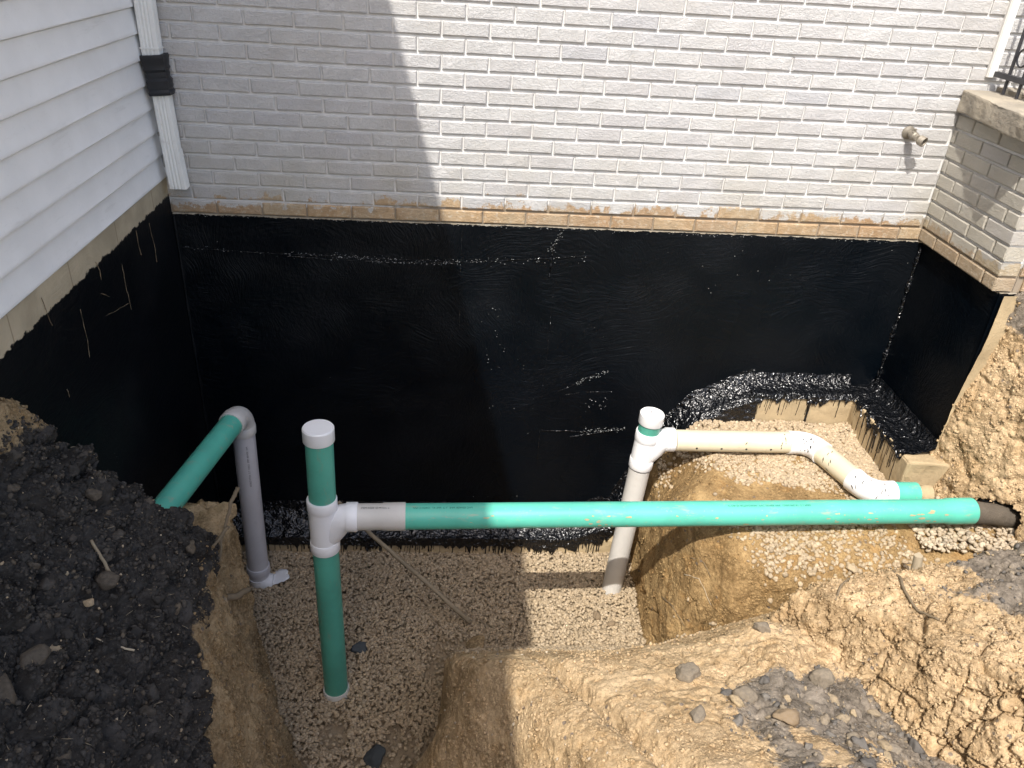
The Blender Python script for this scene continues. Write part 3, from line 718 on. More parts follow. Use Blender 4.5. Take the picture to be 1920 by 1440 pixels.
# shelf of undisturbed clay under the pipes
SHP = [(2.42, .4), (2.39, -.3), (2.36, -.72), (2.40, -.95), (2.56, -1.13), (2.8, -1.2), (3.2, -1.22), (4.6, -1.24), (4.6, .4)]
def zs(X, Y): return -1.075-.20*sst(-X, -2.64, -2.36)*sst(Y, -.75, -.3)-.05*sst(-X, -2.62, -2.36)-.05*sst(-Y, .95, 1.2)-.0*X
def ds(V, N, tm):
    side = 1-sst(N[:, 2], .3, .8)
    r = fbm(V*np.array([1, 1, .5]), 14, 4, 11)*.014*(.35+side)+fbm(V, 5, 3, 12)*.02; d1, d2, c = worley(V*np.array([1, 1, .55]), 12, 13)
    ck = np.exp(-(d2-d1)/.03)*sst(vnoise(V, 4, 14), .0, .4); g = fbm(V, 70, 3, 15)*.004
    return r+g-.016*ck*side, ck*side+np.clip(-r*20, 0, .5)
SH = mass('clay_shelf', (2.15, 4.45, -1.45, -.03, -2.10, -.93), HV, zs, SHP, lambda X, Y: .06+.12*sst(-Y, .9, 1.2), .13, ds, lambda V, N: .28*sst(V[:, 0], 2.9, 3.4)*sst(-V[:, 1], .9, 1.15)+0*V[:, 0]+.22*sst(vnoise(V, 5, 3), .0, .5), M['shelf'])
# mound of dug out clay in front
CMP = [(1.42, -.4), (1.33, -.95), (1.30, -1.3), (1.325, -1.46), (1.49, -1.66), (1.60, -1.80), (1.745, -2.08), (1.95, -2.6), (2.3, -3.9), (5, -3.9), (5, -.4)]
def crevice(V, w=.016):
    L_ = DBP[:1]+DBP[:-6:-1][::-1] if False else [(2.60, -1.45), (2.70, -1.62), (2.84, -1.86), (2.98, -2.12), (3.3, -2.8)]
    d = np.full(len(V), 9.); X, Y = V[:, 0]+.03*vnoise(V, 9, 71), V[:, 1]+.03*vnoise(V, 9, 72)
    for (ax, ay), (bx, by) in zip(L_[:-1], L_[1:]):
        ex, ey = bx-ax, by-ay; t = np.clip(((X-ax)*ex+(Y-ay)*ey)/(ex*ex+ey*ey), 0, 1); d = np.minimum(d, np.hypot(X-ax-ex*t, Y-ay-ey*t))
    return np.exp(-(d/w)**2)*sst(vnoise(V, 3.5, 73), -.6, .1)
def zc(X, Y):
    y = np.array([-3.9, -3.3, -2.8, -2.2, -1.85, -1.6, -1.34, -1.1, -.80, -.6]); v = np.array([-.36, -.45, -.66, -.93, -1.08, -1.20, -1.45, -1.72, -2.03, -2.14])
    z = np.interp(Y, y, v)
    z += .05*sst(X, 1.75, 2.1)*sst(-Y, 1.3, 1.6)
    z += .20*sst(X, 2.05, 2.7)*sst(-Y, .95, 1.25)*(1-sst(-Y, 1.5, 2.1))
    z -= .15*sst(X, 2.40, 2.85)*sst(-Y, 1.38, 1.6)
    # groove behind the rim
    gx = np.interp(-Y, [1.35, 1.55, 1.9, 2.3, 2.9], [1.60, 1.665, 1.80, 1.98, 2.2]); g = X-gx
    z -= .075*np.exp(-(g/.035)**2)*sst(-Y, 1.42, 1.6)
    return z
def dc(V, N, tm):
    side = 1-sst(N[:, 2], .35, .75)
    a, ca = clods(V, 10, 23, .020); b, cb = clods(V, 30, 24, .010)
    lump = (a*sst(vnoise(V, 3, 25), -.1, .4)+b*sst(vnoise(V, 5, 27), -.1, .4)*.8)*(1-side*.85)*(.15+.85*sst(V[:, 0], 2.0, 2.5))+tm*b*.8
    flat_ = .35+.65*sst(V[:, 0], 1.85, 2.3)
    r = fbm(V, 6, 5, 21, .48)*.026*(1-side*.6)*flat_+fbm(V, 20, 4, 33, .6, True)*.010*sst(vnoise(V, 3, 34), -.2, .3)+fbm(V, 55, 3, 22)*.0045
    d1, d2, c = worley(V, 5.5, 28); ck = np.exp(-(d2-d1)/.018)*sst(vnoise(V, 3, 29), .05, .4)*(1-side)
    cv = crevice(V, .028); ck = np.maximum(ck, cv); return lump+r-.02*ck-.05*cv, ck+ca*.3*(1-side)+side*.15
def tc(V, N): return np.clip(sst(fbm(V, 3.2, 4, 31), -.28, .16)*sst(V[:, 0], 1.95, 2.45)*sst(-V[:, 1], 1.62, 1.98)*.95, 0, 1)
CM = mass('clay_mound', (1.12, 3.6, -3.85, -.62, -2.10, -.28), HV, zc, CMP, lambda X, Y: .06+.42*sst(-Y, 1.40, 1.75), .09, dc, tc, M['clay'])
# cracked block on the right
DBP = [(2.60, -1.49), (2.80, -1.46), (3.2, -1.43), (4.9, -1.46), (4.9, -3.9), (3.6, -3.9), (3.3, -2.8), (2.98, -2.12), (2.84, -1.86), (2.70, -1.62)]
def zd(X, Y): return -.925+.16*(X-2.75)+.27*(-1.45-Y)+.04*sst(X, 3.2, 3.6)
def dd_(V, N, tm):
    a, ca = clods(V, 7, 43, .009); b, cb = clods(V, 26, 44, .007); d1, d2, c = worley(V+.03*np.stack([vnoise(V, 9, 50), vnoise(V, 9, 51), vnoise(V, 9, 52)], 1), 5.2, 45)
    ck = np.exp(-(d2-d1)/.022)*sst(vnoise(V, 3.5, 46), -.15, .25)
    r = fbm(V, 7, 5, 41, .55)*.034+fbm(V, 22, 4, 42, .6, True)*.012+fbm(V, 70, 3, 42)*.005
    s_ = 1-sst(N[:, 2], .5, .8); w1, w2, _ = worley(V*np.array([1, 1, .4]), 9, 48); c2 = np.exp(-(w2-w1)/.03)*s_; cv = crevice(V, .02)
    return a+b*.8+r-.046*ck-.03*c2-.03*cv, ck+cb*.25+c2+cv
def td(V, N): return sst(V[:, 0]+.35*fbm(V, 4, 4, 47), 2.9, 3.3)*.72
DB = mass('clay_block', (2.45, 4.55, -3.85, -1.25, -1.75, -.10), HV, zd, DBP, .26, .035, dd_, td, M['clay'])
# cut bank at right
EBP = [(3.69, -.645), (3.77, -.78), (3.93, -1.0), (4.03, -1.3), (4.2, -2.2), (4.35, -3.9), (6, -3.9), (6, -.645)]
def carve(f, X, Y, Z):
    e = (np.sqrt(((X-3.92)/.24)**2+((Y+.84)/.24)**2+((Z+1.03)/.19)**2)-1)*.16
    return np.maximum(f, -e)
def de(V, N, tm):
    a, ca = clods(V, 8, 63, .030); b, cb = clods(V, 30, 64, .013)
    r = fbm(V*np.array([1, 1, .6]), 6, 5, 61, .58)*.055+fbm(V, 60, 3, 62)*.006
    return a*.45+b*.45*sst(vnoise(V, 4, 66), -.2, .3)+r, ca*.3+cb*.15
EB = mass('cut_bank', (3.50, 4.70, -2.6, -.62, -1.35, .06), HV, lambda X, Y: -.035+0*X+.03*X*0, EBP, .14, .05, de, lambda V, N: sst(V[:, 2]+.08*vnoise(V, 6, 69), -.34, -.14), M['clay'], carve)

# ground sheets: pit floor under the gravel, yard beyond the dig
o = link('pit_floor', mesh('pit_floor', *noisy_sheet(lambda u, v: (-.05+u*4.7, -3.9+v*3.88, -2.03), 120, 100, (0, 0, 1), .02, 4, 70), M['bed'])); o['kind'] = 'structure'
o = link('yard_ground', mesh('yard_ground', *noisy_sheet(lambda u, v: (-8+u*26, -18+v*14.25, -.36), 160, 100, (0, 0, 1), .06, 1.5, 71), M['clay'])); o['kind'] = 'structure'
o = link('yard_ground', mesh('yard_ground', *noisy_sheet(lambda u, v: (4.6+u*13, -3.8+v*3.7, -.10), 60, 40, (0, 0, 1), .05, 1.5, 72), M['clay'])); o['kind'] = 'structure'

# ------------------------------------------------------------------ gravel and crumbs
def top_bvh(objs):
    VV = []; FF = []; off = 0
    for o in objs:
        me = o.data; n = len(me.vertices); v = np.empty(n*3, np.float32); me.vertices.foreach_get('co', v); v = v.reshape(-1, 3)+np.array(o.location)
        l = np.empty(len(me.loops), np.int32); me.loops.foreach_get('vertex_index', l)
        VV.append(v); FF.append(l.reshape(-1, 4)+off); off += n
    return BVHTree.FromPolygons(np.concatenate(VV).tolist(), np.concatenate(FF).tolist())
BV = top_bvh([LB[2], SH[2], CM[2], DB[2], EB[2]])
rs = np.random.RandomState(3)
def drop(x, y, zmin=-2.0):
    h = BV.ray_cast((x, y, .4), (0, 0, -1))
    if h[0] is not None and h[0].z > zmin: return h[0].z, h[1]
    return zmin, Vector((0, 0, 1))
# pit floor gravel
P = []; Z = []; n = 0
xy = rs.uniform([.05, -2.4], [2.45, -.10], (60000, 2)); nz = vnoise(np.c_[xy, 0*xy[:, 0]], 3.0, 80); nz2 = vnoise(np.c_[xy, 0*xy[:, 0]], 7.0, 81)
for (x, y), a, b in zip(xy, nz, nz2):
    zf = -2.0+.012*a
    h = BV.ray_cast((x, y, .4), (0, 0, -1))
    if h[0] is not None and h[0].z > zf+.012: continue
    bare = (y < -1.25 and x < 1.35 and b > .15) or (1.2 < x < 1.4 and -1.5 < y < -.75 and b > -.25)
    if bare and rs.rand() < .75: continue
    P.append((x, y, zf+rs.uniform(-.008, .006)+.0))
P = np.array(P); sz = rs.uniform(.0060, .0128, len(P))
print('pit gravel', len(P)); tag(rocks('gravel', P, np.tile([0, 0, 1.], (len(P), 1)), sz, M['gravel'], 1, (.6, .95), 1), kind='stuff')
# gravel creeping up the back of the mound
P = []; Nn = []
for x, y in rs.uniform([1.32, -1.5], [2.6, -.62], (9000, 2)):
    h = BV.ray_cast((x, y, .4), (0, 0, -1))
    if h[0] is None or h[0].z < -2.02 or h[0].z > -1.30: continue
    if rs.rand() > np.clip((-1.42-h[0].z)/.42, 0, 1)*(1 if x > 1.5 else .6): continue
    if h[1].z < .35: continue
    P.append(h[0]+h[1]*.004); Nn.append(h[1])
print('slope gravel', len(P)); tag(rocks('gravel', np.array([p[:] for p in P]), np.array([p[:] for p in Nn]), rs.uniform(.006, .0125, len(P)), M['gravel'], 1, (.5, .85), 2), kind='stuff')
# shelf gravel
P = []; Nn = []
xy = rs.uniform([2.30, -1.22], [3.42, -.135], (21000, 2)); nz = fbm(np.c_[xy, 0*xy[:, 0]], 4.2, 3, 82)
for (x, y), a in zip(xy, nz):
    z, nn = drop(x, y); near = np.clip((y+.42)/.2, 0, 1)+np.clip((x-3.12)/.12, 0, 1)*(y > -.9)
    if z < -1.42 or nn.z < .6: continue
    dens = np.clip(.42+a*1.9, .0, 1)*np.clip((x-2.50)/.10, 0, 1)*(.45 if y < -.98 else 1)
    if rs.rand() > max(dens, min(1, near)): continue
    lift = .012*np.clip((y+.30)/.16, 0, 1)
    P.append((x, y, z+.003+lift*rs.rand()+.9*lift)); Nn.append(nn[:])
print('shelf gravel', len(P)); tag(rocks('gravel', np.array(P), np.array(Nn), rs.uniform(.0050, .0130, len(P)), M['gravel'], 2, (.5, .85), 3), kind='stuff')
P = []; Nn = []
for x, y in rs.uniform([3.36, -1.12], [4.05, -.60], (2300, 2)):
    if x < 3.70 and y > -.75: continue
    z, nn = drop(x, y, -1.10)
    if z > -1.0: z = -1.09
    P.append((x, y, -1.066+rs.uniform(-.02, .010))); Nn.append((0, 0, 1))
tag(rocks('gravel', np.array(P), np.array(Nn), rs.uniform(.006, .015, len(P)), M['gravelw'], 2, (.5, .85), 4), kind='stuff')
def scatter(name, src, n, smin, smax, mat, seed, cond, power=2.6, sink=.3, sub=1, flat=(.55, .9), rough=.3, fac=(.4, .85)):
    V, N, o = src; r = np.random.RandomState(seed); i = r.randint(0, len(V), n*3); c = cond(V[i], N[i], r); i = i[c][:n]
    s = smin*(smax/smin)**(r.rand(len(i))**power)
    return tag(rocks(name, V[i]+N[i]*(s*sink)[:, None]+r.normal(0, .002, (len(i), 3)), N[i], s, mat, sub, flat, seed, rough, fac=fac), kind='stuff')
inview = lambda V: (V[:, 1] > -3.0)
scatter('topsoil_crumbs', LB, 34000, .0020, .012, M['darkclod'], 91, lambda V, N, r: inview(V) & (tl(V, N) > .5), 2.2, .2, 1, (.45, .9), .5)
scatter('topsoil_clods', LB, 1500, .007, .026, M['darkclod'], 92, lambda V, N, r: inview(V) & (tl(V, N) > .8), 2.6, -.1, 3, (.5, .85), .7)
scatter('pale_pebbles', LB, 520, .0025, .009, M['gravel'], 93, lambda V, N, r: inview(V) & (tl(V, N) > .5), 2.2)
FB = []; rf = random.Random(77)
for k in range(900):
    i = rf.randrange(len(LB[0])); p = LB[0][i]
    if p[1] < -2.9 or LB[1][i][2] < .25 or p[2] < -1.0: continue
    a = rf.uniform(0, 6.28); L = rf.uniform(.004, .016); d = Vector((math.cos(a), math.sin(a), rf.uniform(-.3, .3)))*L; p = Vector(p)+Vector(LB[1][i])*.005
    FB.append(sweep([p-d, p+Vector((0, 0, rf.uniform(-.001, .002))), p+d], [.0005, rf.uniform(.0007, .0014), .0005], 4))
tag(link('straw_bits', mesh('straw_bits', *join(FB), M['stick'])), kind='stuff')
scatter('clay_crumbs', LB, 9000, .002, .011, M['clayL'], 94, lambda V, N, r: inview(V) & (tl(V, N) < .5) & (V[:, 2] > -1.9), 2.5)
scatter('clay_crumbs', CM, 26000, .002, .012, M['clay'], 95, lambda V, N, r: inview(V) & (N[:, 2] > .3) & (V[:, 2] > -1.7) & (r.rand(len(V)) < .15+.85*sst(vnoise(V, 4, 5), -.1, .4)) & (tc(V, N) < .5), 2.6)
scatter('grey_crumbs', CM, 9000, .002, .010, M['greyclod'], 88, lambda V, N, r: inview(V) & (tc(V, N) > .35), 2.2)
scatter('grey_clods', CM, 1500, .008, .034, M['greyclod'], 96, lambda V, N, r: inview(V) & (tc(V, N) > .35) & (N[:, 2] > .2), 2.4, .0, 3, (.55, .85), .5)
scatter('clay_crumbs', SH, 6000, .0025, .009, M['shelf'], 97, lambda V, N, r: N[:, 2] > -.2, 2.5)
scatter('clay_crumbs', DB, 26000, .002, .011, M['clay'], 98, lambda V, N, r: inview(V) & (td(V, N) < .4), 2.6)
scatter('grey_crumbs', DB, 9000, .002, .014, M['greyclod'], 89, lambda V, N, r: inview(V) & (td(V, N) >= .4), 2.6)
scatter('clay_crumbs', EB, 7000, .003, .012, M['clay'], 99, lambda V, N, r: V[:, 2] > -1.1, 2.2, .3, 1)
scatter('pale_pebbles', CM, 500, .003, .010, M['gravelw'], 90, lambda V, N, r: inview(V) & (V[:, 0] < 1.95) & (N[:, 2] > .3) & (V[:, 2] > -1.6), 2.)

def on(x, y, up=0., zmin=-2.0):
    z, n_ = drop(x, y, zmin); return (x, y, z+up)
# stones and clods one can single out
one_rock('stone', on(.02, -1.42, .012), .024, M['clayclod'], 'tan angular stone on top of the dark soil pile at far left', seed=3)
one_rock('stone', on(.20, -1.62, .008), .026, M['darkclod'], 'grey brown rounded stone set in dark soil near the rim', seed=4)
one_rock('stone', on(.27, -2.12, .006), .018, M['gravel'], 'small pale tan pebble on the dark soil, lower left', seed=5)
one_rock('soil_clod', on(.24, -2.30, .004), .044, M['darkclod'], 'large blocky dark grey clod at the bottom left corner', 'clod', seed=6)
one_rock('soil_clod', on(.27, -2.20, .002), .038, M['darkclod'], 'broad flat dark clod just above the blocky one, lower left', 'clod', seed=7)
one_rock('soil_clod', on(.31, -1.86, .004), .036, M['darkclod'], 'big brownish clod beside the twig on the dark soil', 'clod', seed=8)
one_rock('stone', on(.50, -2.36, .006), .020, M['gravel'], 'pale pebble on dark soil at the bottom edge of the picture', seed=9)
one_rock('stone', on(.31, -1.98, .006), .016, M['gravel'], 'cream pebble near the middle of the dark soil slope', seed=10)
for i, (x, y, s, lb) in enumerate([(2.13, -1.80, .050, 'dark grey rounded clod on the clay mound, largest on its left side'), (2.27, -1.95, .042, 'dark grey flat clod near the front of the clay mound'),
                                  (2.36, -2.06, .046, 'grey brown lumpy clod low on the clay mound'), (2.45, -1.62, .034, 'grey clod on the crest of the clay mound below the pipe'),
                                  (2.56, -1.88, .040, 'dark grey clod beside the crack at the right of the mound'), (2.08, -2.05, .034, 'grey clod at the lower left of the grey patch')]):
    one_rock('soil_clod', on(x, y, s*.25), s, M['greyclod'] if i != 2 else M['clayclod'], lb, 'clod', seed=20+i)
one_rock('clay_lump', on(2.09, -.62, .01), .026, M['clayclod'], 'brown clay lump on sunlit gravel, left one of two', 'clod', seed=31)
one_rock('clay_lump', on(2.16, -.67, .008), .022, M['clayclod'], 'brown clay lump on sunlit gravel, right one of two', 'clod', seed=32)
one_rock('stone', on(3.02, -1.17, .012), .026, M['gravel'], 'tan cobble on the muddy shelf just in front of the green pipe', seed=33)
one_rock('clay_lump', on(.87, -.84, .014), .046, M['bluerag'], 'blue grey clay lump on gravel right of the green standpipe', 'clod', seed=34, flat=(.3, .45))
one_rock('clay_lump', on(1.0, -1.44, .014), .050, M['bluerag'], 'blue grey clay lump on shaded gravel at the bottom edge', 'clod', seed=35, flat=(.3, .45))
one_rock('clay_lump', on(1.44, -1.02, .02), .060, M['clayL'], 'dark damp clay lump at the foot of the pole', 'clod', seed=36)
one_rock('stone', on(.38, -1.02, .02), .050, M['clayL'], 'brown rock in the clay beside the buried end of green pipe', seed=37)
# cut stub on the shelf and a scrap of plastic
one_rock('paint_spill', (.385, -.345, -1.988), .060, M['white'], 'white splash of primer on gravel at the foot of the grey pipe', 'spill', seed=40, flat=(.10, .16), rough=.7)
st = thing('root_stub', 'short tan cut stub standing beside white plastic scrap', 'root', (3.22, -1.27, -1.05))
zz = max(drop(3.22, -1.27)[0], -1.07)
part('stub', sweep([(3.225, -1.275, zz-.02), (3.22, -1.27, zz+.05), (3.215, -1.265, zz+.095)], [.020, .019, .017], 12), M['pale'], st)
one_rock('plastic_scrap', (3.13, -1.27, drop(3.13, -1.27)[0]+.012), .046, M['white'], 'crumpled white plastic scrap beside the tan stub', 'scrap', seed=41, flat=(.2, .3), rough=.9)

# ------------------------------------------------------------------ pipes
PR = .0536; HR = .0605
def hub(a, b, L, n=36): return lathe(a, b, [(0, PR+.0005), (0, HR-.001), (.002, HR), (L-.003, HR), (L, HR-.002), (L, PR)], n)
def arc(c, u, v, r, a0, a1, n=12):
    c = Vector(c); u = Vector(u); v = Vector(v); return [tuple(c+(u*math.cos(a0+(a1-a0)*i/n)+v*math.sin(a0+(a1-a0)*i/n))*r) for i in range(n+1)]
def tee(parent, x, y, zt, zb, zbr, lab=None, tilt=(0, 0), bd=(1, 0, 0), ext=.0):
    """body from zb to zt with hubs, branch leaving along bd at height zbr"""
    def at(z): return Vector((x+tilt[0]*(z-zb), y+tilt[1]*(z-zb), z))
    bd = Vector(bd).normalized(); c = at(zbr)
    path = [c+Vector((0, 0, -.115))+bd*.0, c+Vector((0, 0, -.085))+bd*.022, c+Vector((0, 0, -.050))+bd*.045, c+Vector((0, 0, -.018))+bd*.062, c+Vector((0, 0, -.003))+bd*.080, c+bd*.105]
    p = [lathe(at(zb), at(zt), [(0, PR+.003), (0.0, PR+.0035), ((at(zt)-at(zb)).length, PR+.0035)], 36), sweep(path, [PR*.80, PR*.95, PR*1.0, PR+.002, PR+.003, PR+.0035], 28)]
    o = part('tee_fitting', join(p), M['white'], parent)
    part('hub', hub(at(zb-.012), at(zb+.2), .050), M['white'], o); part('hub', hub(at(zt-.040), at(zt+.2), .050), M['white'], o)
    part('hub', hub(c+bd*.092, c+bd*.4, .046), M['white'], o)
    return o
# assembly 1: standpipe with the long green line
a1 = thing('drain_standpipe', 'green capped standpipe with tee feeding the long horizontal green pipe', 'pipe', (.79, -1.09, -2.0))
part('riser', lathe((.79, -1.09, -2.03), (.79, -1.09, -.55), [(0, PR), (.92, PR)]), M['greend'], a1, label='lower green riser below the tee')
part('riser', lathe((.792, -1.088, -.88), (.795, -1.08, -.55), [(0, PR), (.34, PR)]), M['greend'], a1, label='upper green riser under the cap')
part('hub', hub(Vector((.79, -1.09, -2.015)), Vector((.79, -1.09, 0)), .050), M['lgrey'], a1)
part('cap', lathe((.794, -1.08, -.585), (.7945, -1.079, -.50), [(0, PR+.001), (0, HR-.001), (.002, HR), (.055, HR), (.060, HR-.004), (.061, 0)]), M['white'], a1)
gd = Vector((3.56-.79, -.985+1.09, -.965+.952)).normalized(); g0 = Vector((.79, -1.09, -.952))
tee(a1, .79, -1.09, -.865, -1.105, -.952, bd=tuple(gd))
part('coupling', lathe(g0+gd*.13, g0+gd*1, [(0, PR+.001), (.105, PR+.001), (.112, PR+.0035), (.200, PR+.0045), (.2005, PR)]), M['lgrey'], a1, label='light grey bell of pipe')
gl = (Vector((3.60, -.985, -.965))-g0).length
gp = part('green_pipe', lathe(g0+gd*.325, g0+gd*1, [(0, PR), (gl-.325-.135, PR), (gl-.325-.115, PR+.0045), (gl-.325-.002, PR+.005), (gl-.325, PR+.003)]), M['green'], a1, label='long bright green horizontal pipe')
up = Vector((0, -.35, .94))
wrap_text('4" DR 35 ASTM D 3034 PSM', .013, g0+gd*.155, gd, Vector((0, -.22, .97)), PR+.003, M['ink'], a1, flip=True)
wrap_text('PVC SEWER PIPE  T-2  PPS-47  12454 C NSF', .013, g0+gd*.36, gd, Vector((0, -.22, .97)), PR, M['inkg'], a1, flip=True)
wrap_text('4" DR-35 ASTM-D3034 - PVC SEWER PIPE  12454 PPS-47  T-1 MAR', .013, g0+gd*1.68, gd, Vector((0, -.28, .96)), PR, M['inkg'], a1)
r4 = random.Random(4); smr = []
for k in range(60):
    s = r4.choice([r4.uniform(.55, 2.7), r4.uniform(2.15, 2.35), r4.uniform(2.5, 2.62), r4.uniform(1.05, 1.2)]); ang = r4.uniform(-1.15, .1); w = r4.uniform(.0012, .006)
    # thin curved flakes of dried clay on the pipe
    u = Vector((0, -1, 0)); v = Vector((0, 0, 1)); pts = []; nn = 9; lx = r4.uniform(1, 3.5)
    ring = [(math.cos(2*math.pi*i/nn)*w*lx*r4.uniform(.5, 1.1), math.sin(2*math.pi*i/nn)*w*r4.uniform(.4, 1.1)) for i in range(nn)]
    V = []
    for a, b in ring:
        g = ang+.6+b/PR; V.append(tuple(g0+gd*(s+a)+(u*math.cos(g)+v*math.sin(g))*(PR+.0007)))
    smr.append((V, [tuple(range(nn))]))
o = part('clay_smears', join(smr), M['smear'], a1, False); o['kind'] = 'stuff'
# assembly 2: wye riser, perforated drain, elbows
a2 = thing('perforated_drain', 'capped white riser with cream perforated pipe bending round the footing', 'pipe', (2.215, -.40, -2.0))
TB = Vector((2.207, -.40, -2.03)); TT = Vector((2.272, -.40, -.85)); td_ = (TT-TB).normalized(); tl_ = (TT-TB).length
part('riser', lathe(TB, TT, [(0, PR), (tl_-.33, PR)]), M['lgrey'], a2, label='long light grey riser down to the gravel')
part('riser', lathe(TT-td_*.17, TT, [(0, PR), (.13, PR)]), M['greend'], a2, label='short green ring under the cap')
part('cap', lathe(TT-td_*.058, TT+td_*.1, [(0, PR+.001), (0, HR-.001), (.002, HR), (.052, HR), (.057, HR-.004), (.058, 0)]), M['white'], a2)
part('ink_mark', box(TT.x-.006, TT.x-.003, -.41, -.385, TT.z+.0003, TT.z+.0009), M['ink'], a2, False)
tl2 = (td_.x/td_.z, 0)
xb = TB.x+td_.x/td_.z*(-1.155+2.03)
tee(a2, xb, -.40, -.965, -1.155, -1.005, tilt=tl2)
px0 = 2.405; cy = -.405; cz = -1.005
part('perforated_pipe', lathe((px0, cy, cz), (3.1, cy-.0, cz), [(0, PR), (3.02-px0, PR)]), M['cream'], a2, label='cream pipe with a row of small holes')
for k in range(5):
    hx = px0+.10+k*.125; g = math.radians(-12); c_ = Vector((hx, cy-PR*math.cos(g), cz+PR*math.sin(g))); nn = Vector((0, -math.cos(g), math.sin(g)))
    part('drain_hole', lathe(c_-nn*.002, c_+nn*.1, [(0, .0055), (.0026, .0055)], 12), M['ink'], a2, False)
def bend(p0, d0, d1, R, r, n=12):
    """points of a circular bend starting at p0 along d0 ending along d1"""
    p0 = Vector(p0); d0 = Vector(d0).normalized(); d1 = Vector(d1).normalized(); th = d0.angle(d1); ax = d0.cross(d1).normalized()
    c = p0+ax.cross(d0)*R; out = []
    for i in range(n+1): out.append(c+Matrix.Rotation(th*i/n, 3, ax)@(p0-c))
    return out
d0 = Vector((1, 0, 0)); d1 = Vector((.105, -.33, -.0)).normalized()
bp = bend((3.025, cy, cz), d0, d1, .095, PR)
bp = [bp[0]-d0*.045]+bp+[bp[-1]+d1*.03]
part('elbow', sweep(bp, [HR-.001]+[HR-.003]*(len(bp)-2)+[HR-.001], 32), M['white'], a2, label='white elbow bending toward the camera')
e1 = bp[-1]; sp = e1+d1*.255
part('short_pipe', lathe(e1-d1*.02, e1+d1, [(0, PR), (.29, PR)]), M['cream'], a2)
bp2 = bend(sp, d1, d0, .10, PR); bp2 = [bp2[0]-d1*.035]+bp2+[bp2[-1]+d0*.035]
part('elbow', sweep(bp2, [HR-.001]+[HR-.003]*(len(bp2)-2)+[HR-.001], 32), M['white'], a2, label='white elbow bending back along the wall')
e2 = bp2[-1]
part('green_stub', lathe(e2-d0*.02, e2+d0, [(0, PR), (.13, PR), (.13, PR-.004), (.02, PR-.004)]), M['green'], a2)
# black tar splashes on cream pipe and elbows
spl = []; r5 = random.Random(12)
def splash(c, t, nrm, L, w):
    c = Vector(c); t = Vector(t).normalized(); nrm = Vector(nrm).normalized(); b = nrm.cross(t)
    n = 8; V = [tuple(c+t*math.cos(6.283*i/n)*L*r5.uniform(.7, 1.1)+b*math.sin(6.283*i/n)*w*r5.uniform(.6, 1.2)+nrm*.0008) for i in range(n)]
    return V, [tuple(range(n))]
allp = [(bp[i], HR-.002, (bp[i+1]-bp[i-1]).normalized()) for i in range(2, len(bp)-1)]+[(bp2[i], HR-.002, (bp2[i+1]-bp2[i-1]).normalized()) for i in range(1, len(bp2)-1)]+[(e1+d1*s, PR, d1) for s in (.06, .10, .16)]+[(Vector((x, cy, cz)), PR, d0) for x in (2.75, 2.85, 2.93, 2.95)]
for k in range(46):
    i = r5.randrange(len(allp)); p, r_, ax_ = allp[i]; p = Vector(p)
    g = r5.uniform(-.5, 1.3); nrm = Vector((r5.uniform(-.6, .1), -math.cos(g), math.sin(g)+.4)).normalized()
    nrm = (nrm-ax_*nrm.dot(ax_)).normalized()
    sv, sf = splash(p+nrm*(r_+.0002), Vector((r5.uniform(-.5, .2), -.5, r5.uniform(-1, -.2))), nrm, r5.uniform(.004, .017), r5.uniform(.0014, .0034))
    q_ = []
    for v in sv:
        v = Vector(v)-p; a_ = v.dot(ax_); rd_ = (v-ax_*a_).normalized(); q_.append(tuple(p+ax_*a_+rd_*(r_+.0009)))
    spl.append((q_, sf))
o = part('tar_splashes', join(spl), M['ink'], a2, False); o['kind'] = 'stuff'
# assembly 3: left corner riser with green arm
a3 = thing('elbow_drain', 'grey vertical pipe with elbow and green arm running into the dark bank', 'pipe', (.285, -.36, -2.0))
RB = Vector((.280, -.36, -2.03)); RT = Vector((.297, -.36, -.995)); rd = (RT-RB).normalized()
part('riser', lathe(RB, RT, [(0, PR), ((RT-RB).length, PR)]), M['grey'], a3)
part('hub', hub(RB+rd*.10, RT, .045), M['grey'], a3)
ad = Vector((-.125, -.68, -.01)).normalized()
eb = bend(RT, rd, ad, .075, PR, 14); eb = [eb[0]-rd*.03]+eb+[eb[-1]+ad*.02]
part('elbow', sweep(eb, HR-.003, 32), M['lgrey'], a3)
part('hub', hub(eb[0]-rd*.012, eb[0]+rd, .046), M['lgrey'], a3)
part('hub', hub(eb[-1]-ad*.03, eb[-1]+ad, .046), M['lgrey'], a3)
part('green_arm', lathe(eb[-1]-ad*.02, eb[-1]+ad, [(0, PR), (.85, PR)]), M['green'], a3)
part('shoe', sweep([RB+rd*.07, RB+rd*.05, RB+rd*.02+Vector((.04, 0, 0)), RB+rd*.02+Vector((.075, .0, 0))], [HR-.002, HR-.002, .052, .045], 24), M['white'], a3)
wrap_text('PVC SEWER PIPE  12454  T-2  ASTM D3034', .013, RT-rd*.09, -rd, Vector((.45, -1, 0)), PR, M['ink'], a3)
# old pipe the long line runs into
op = thing('old_drain_pipe', 'rough old grey drain pipe at right where the long green pipe ends', 'pipe', (3.7, -.95, -.98))
part('pipe', lathe((3.575, -.985, -.967), (4.2, -.90, -1.10), [(0, .050), (.02, .049), (.06, .051), (.1, .049), (.5, .05)], 30), M['dtile'], op)
op2 = thing('torn_drain_end', 'torn tan drain tile end beyond the short green stub', 'pipe', (3.45, -.86, -1.0))
part('tile', lathe(e2+d0*.12, e2+d0+Vector((0, -.05, -.1)), [(0, .030), (.02, .046), (.05, .050), (.055, .046), (.06, .04)], 20), M['foot'], op2)

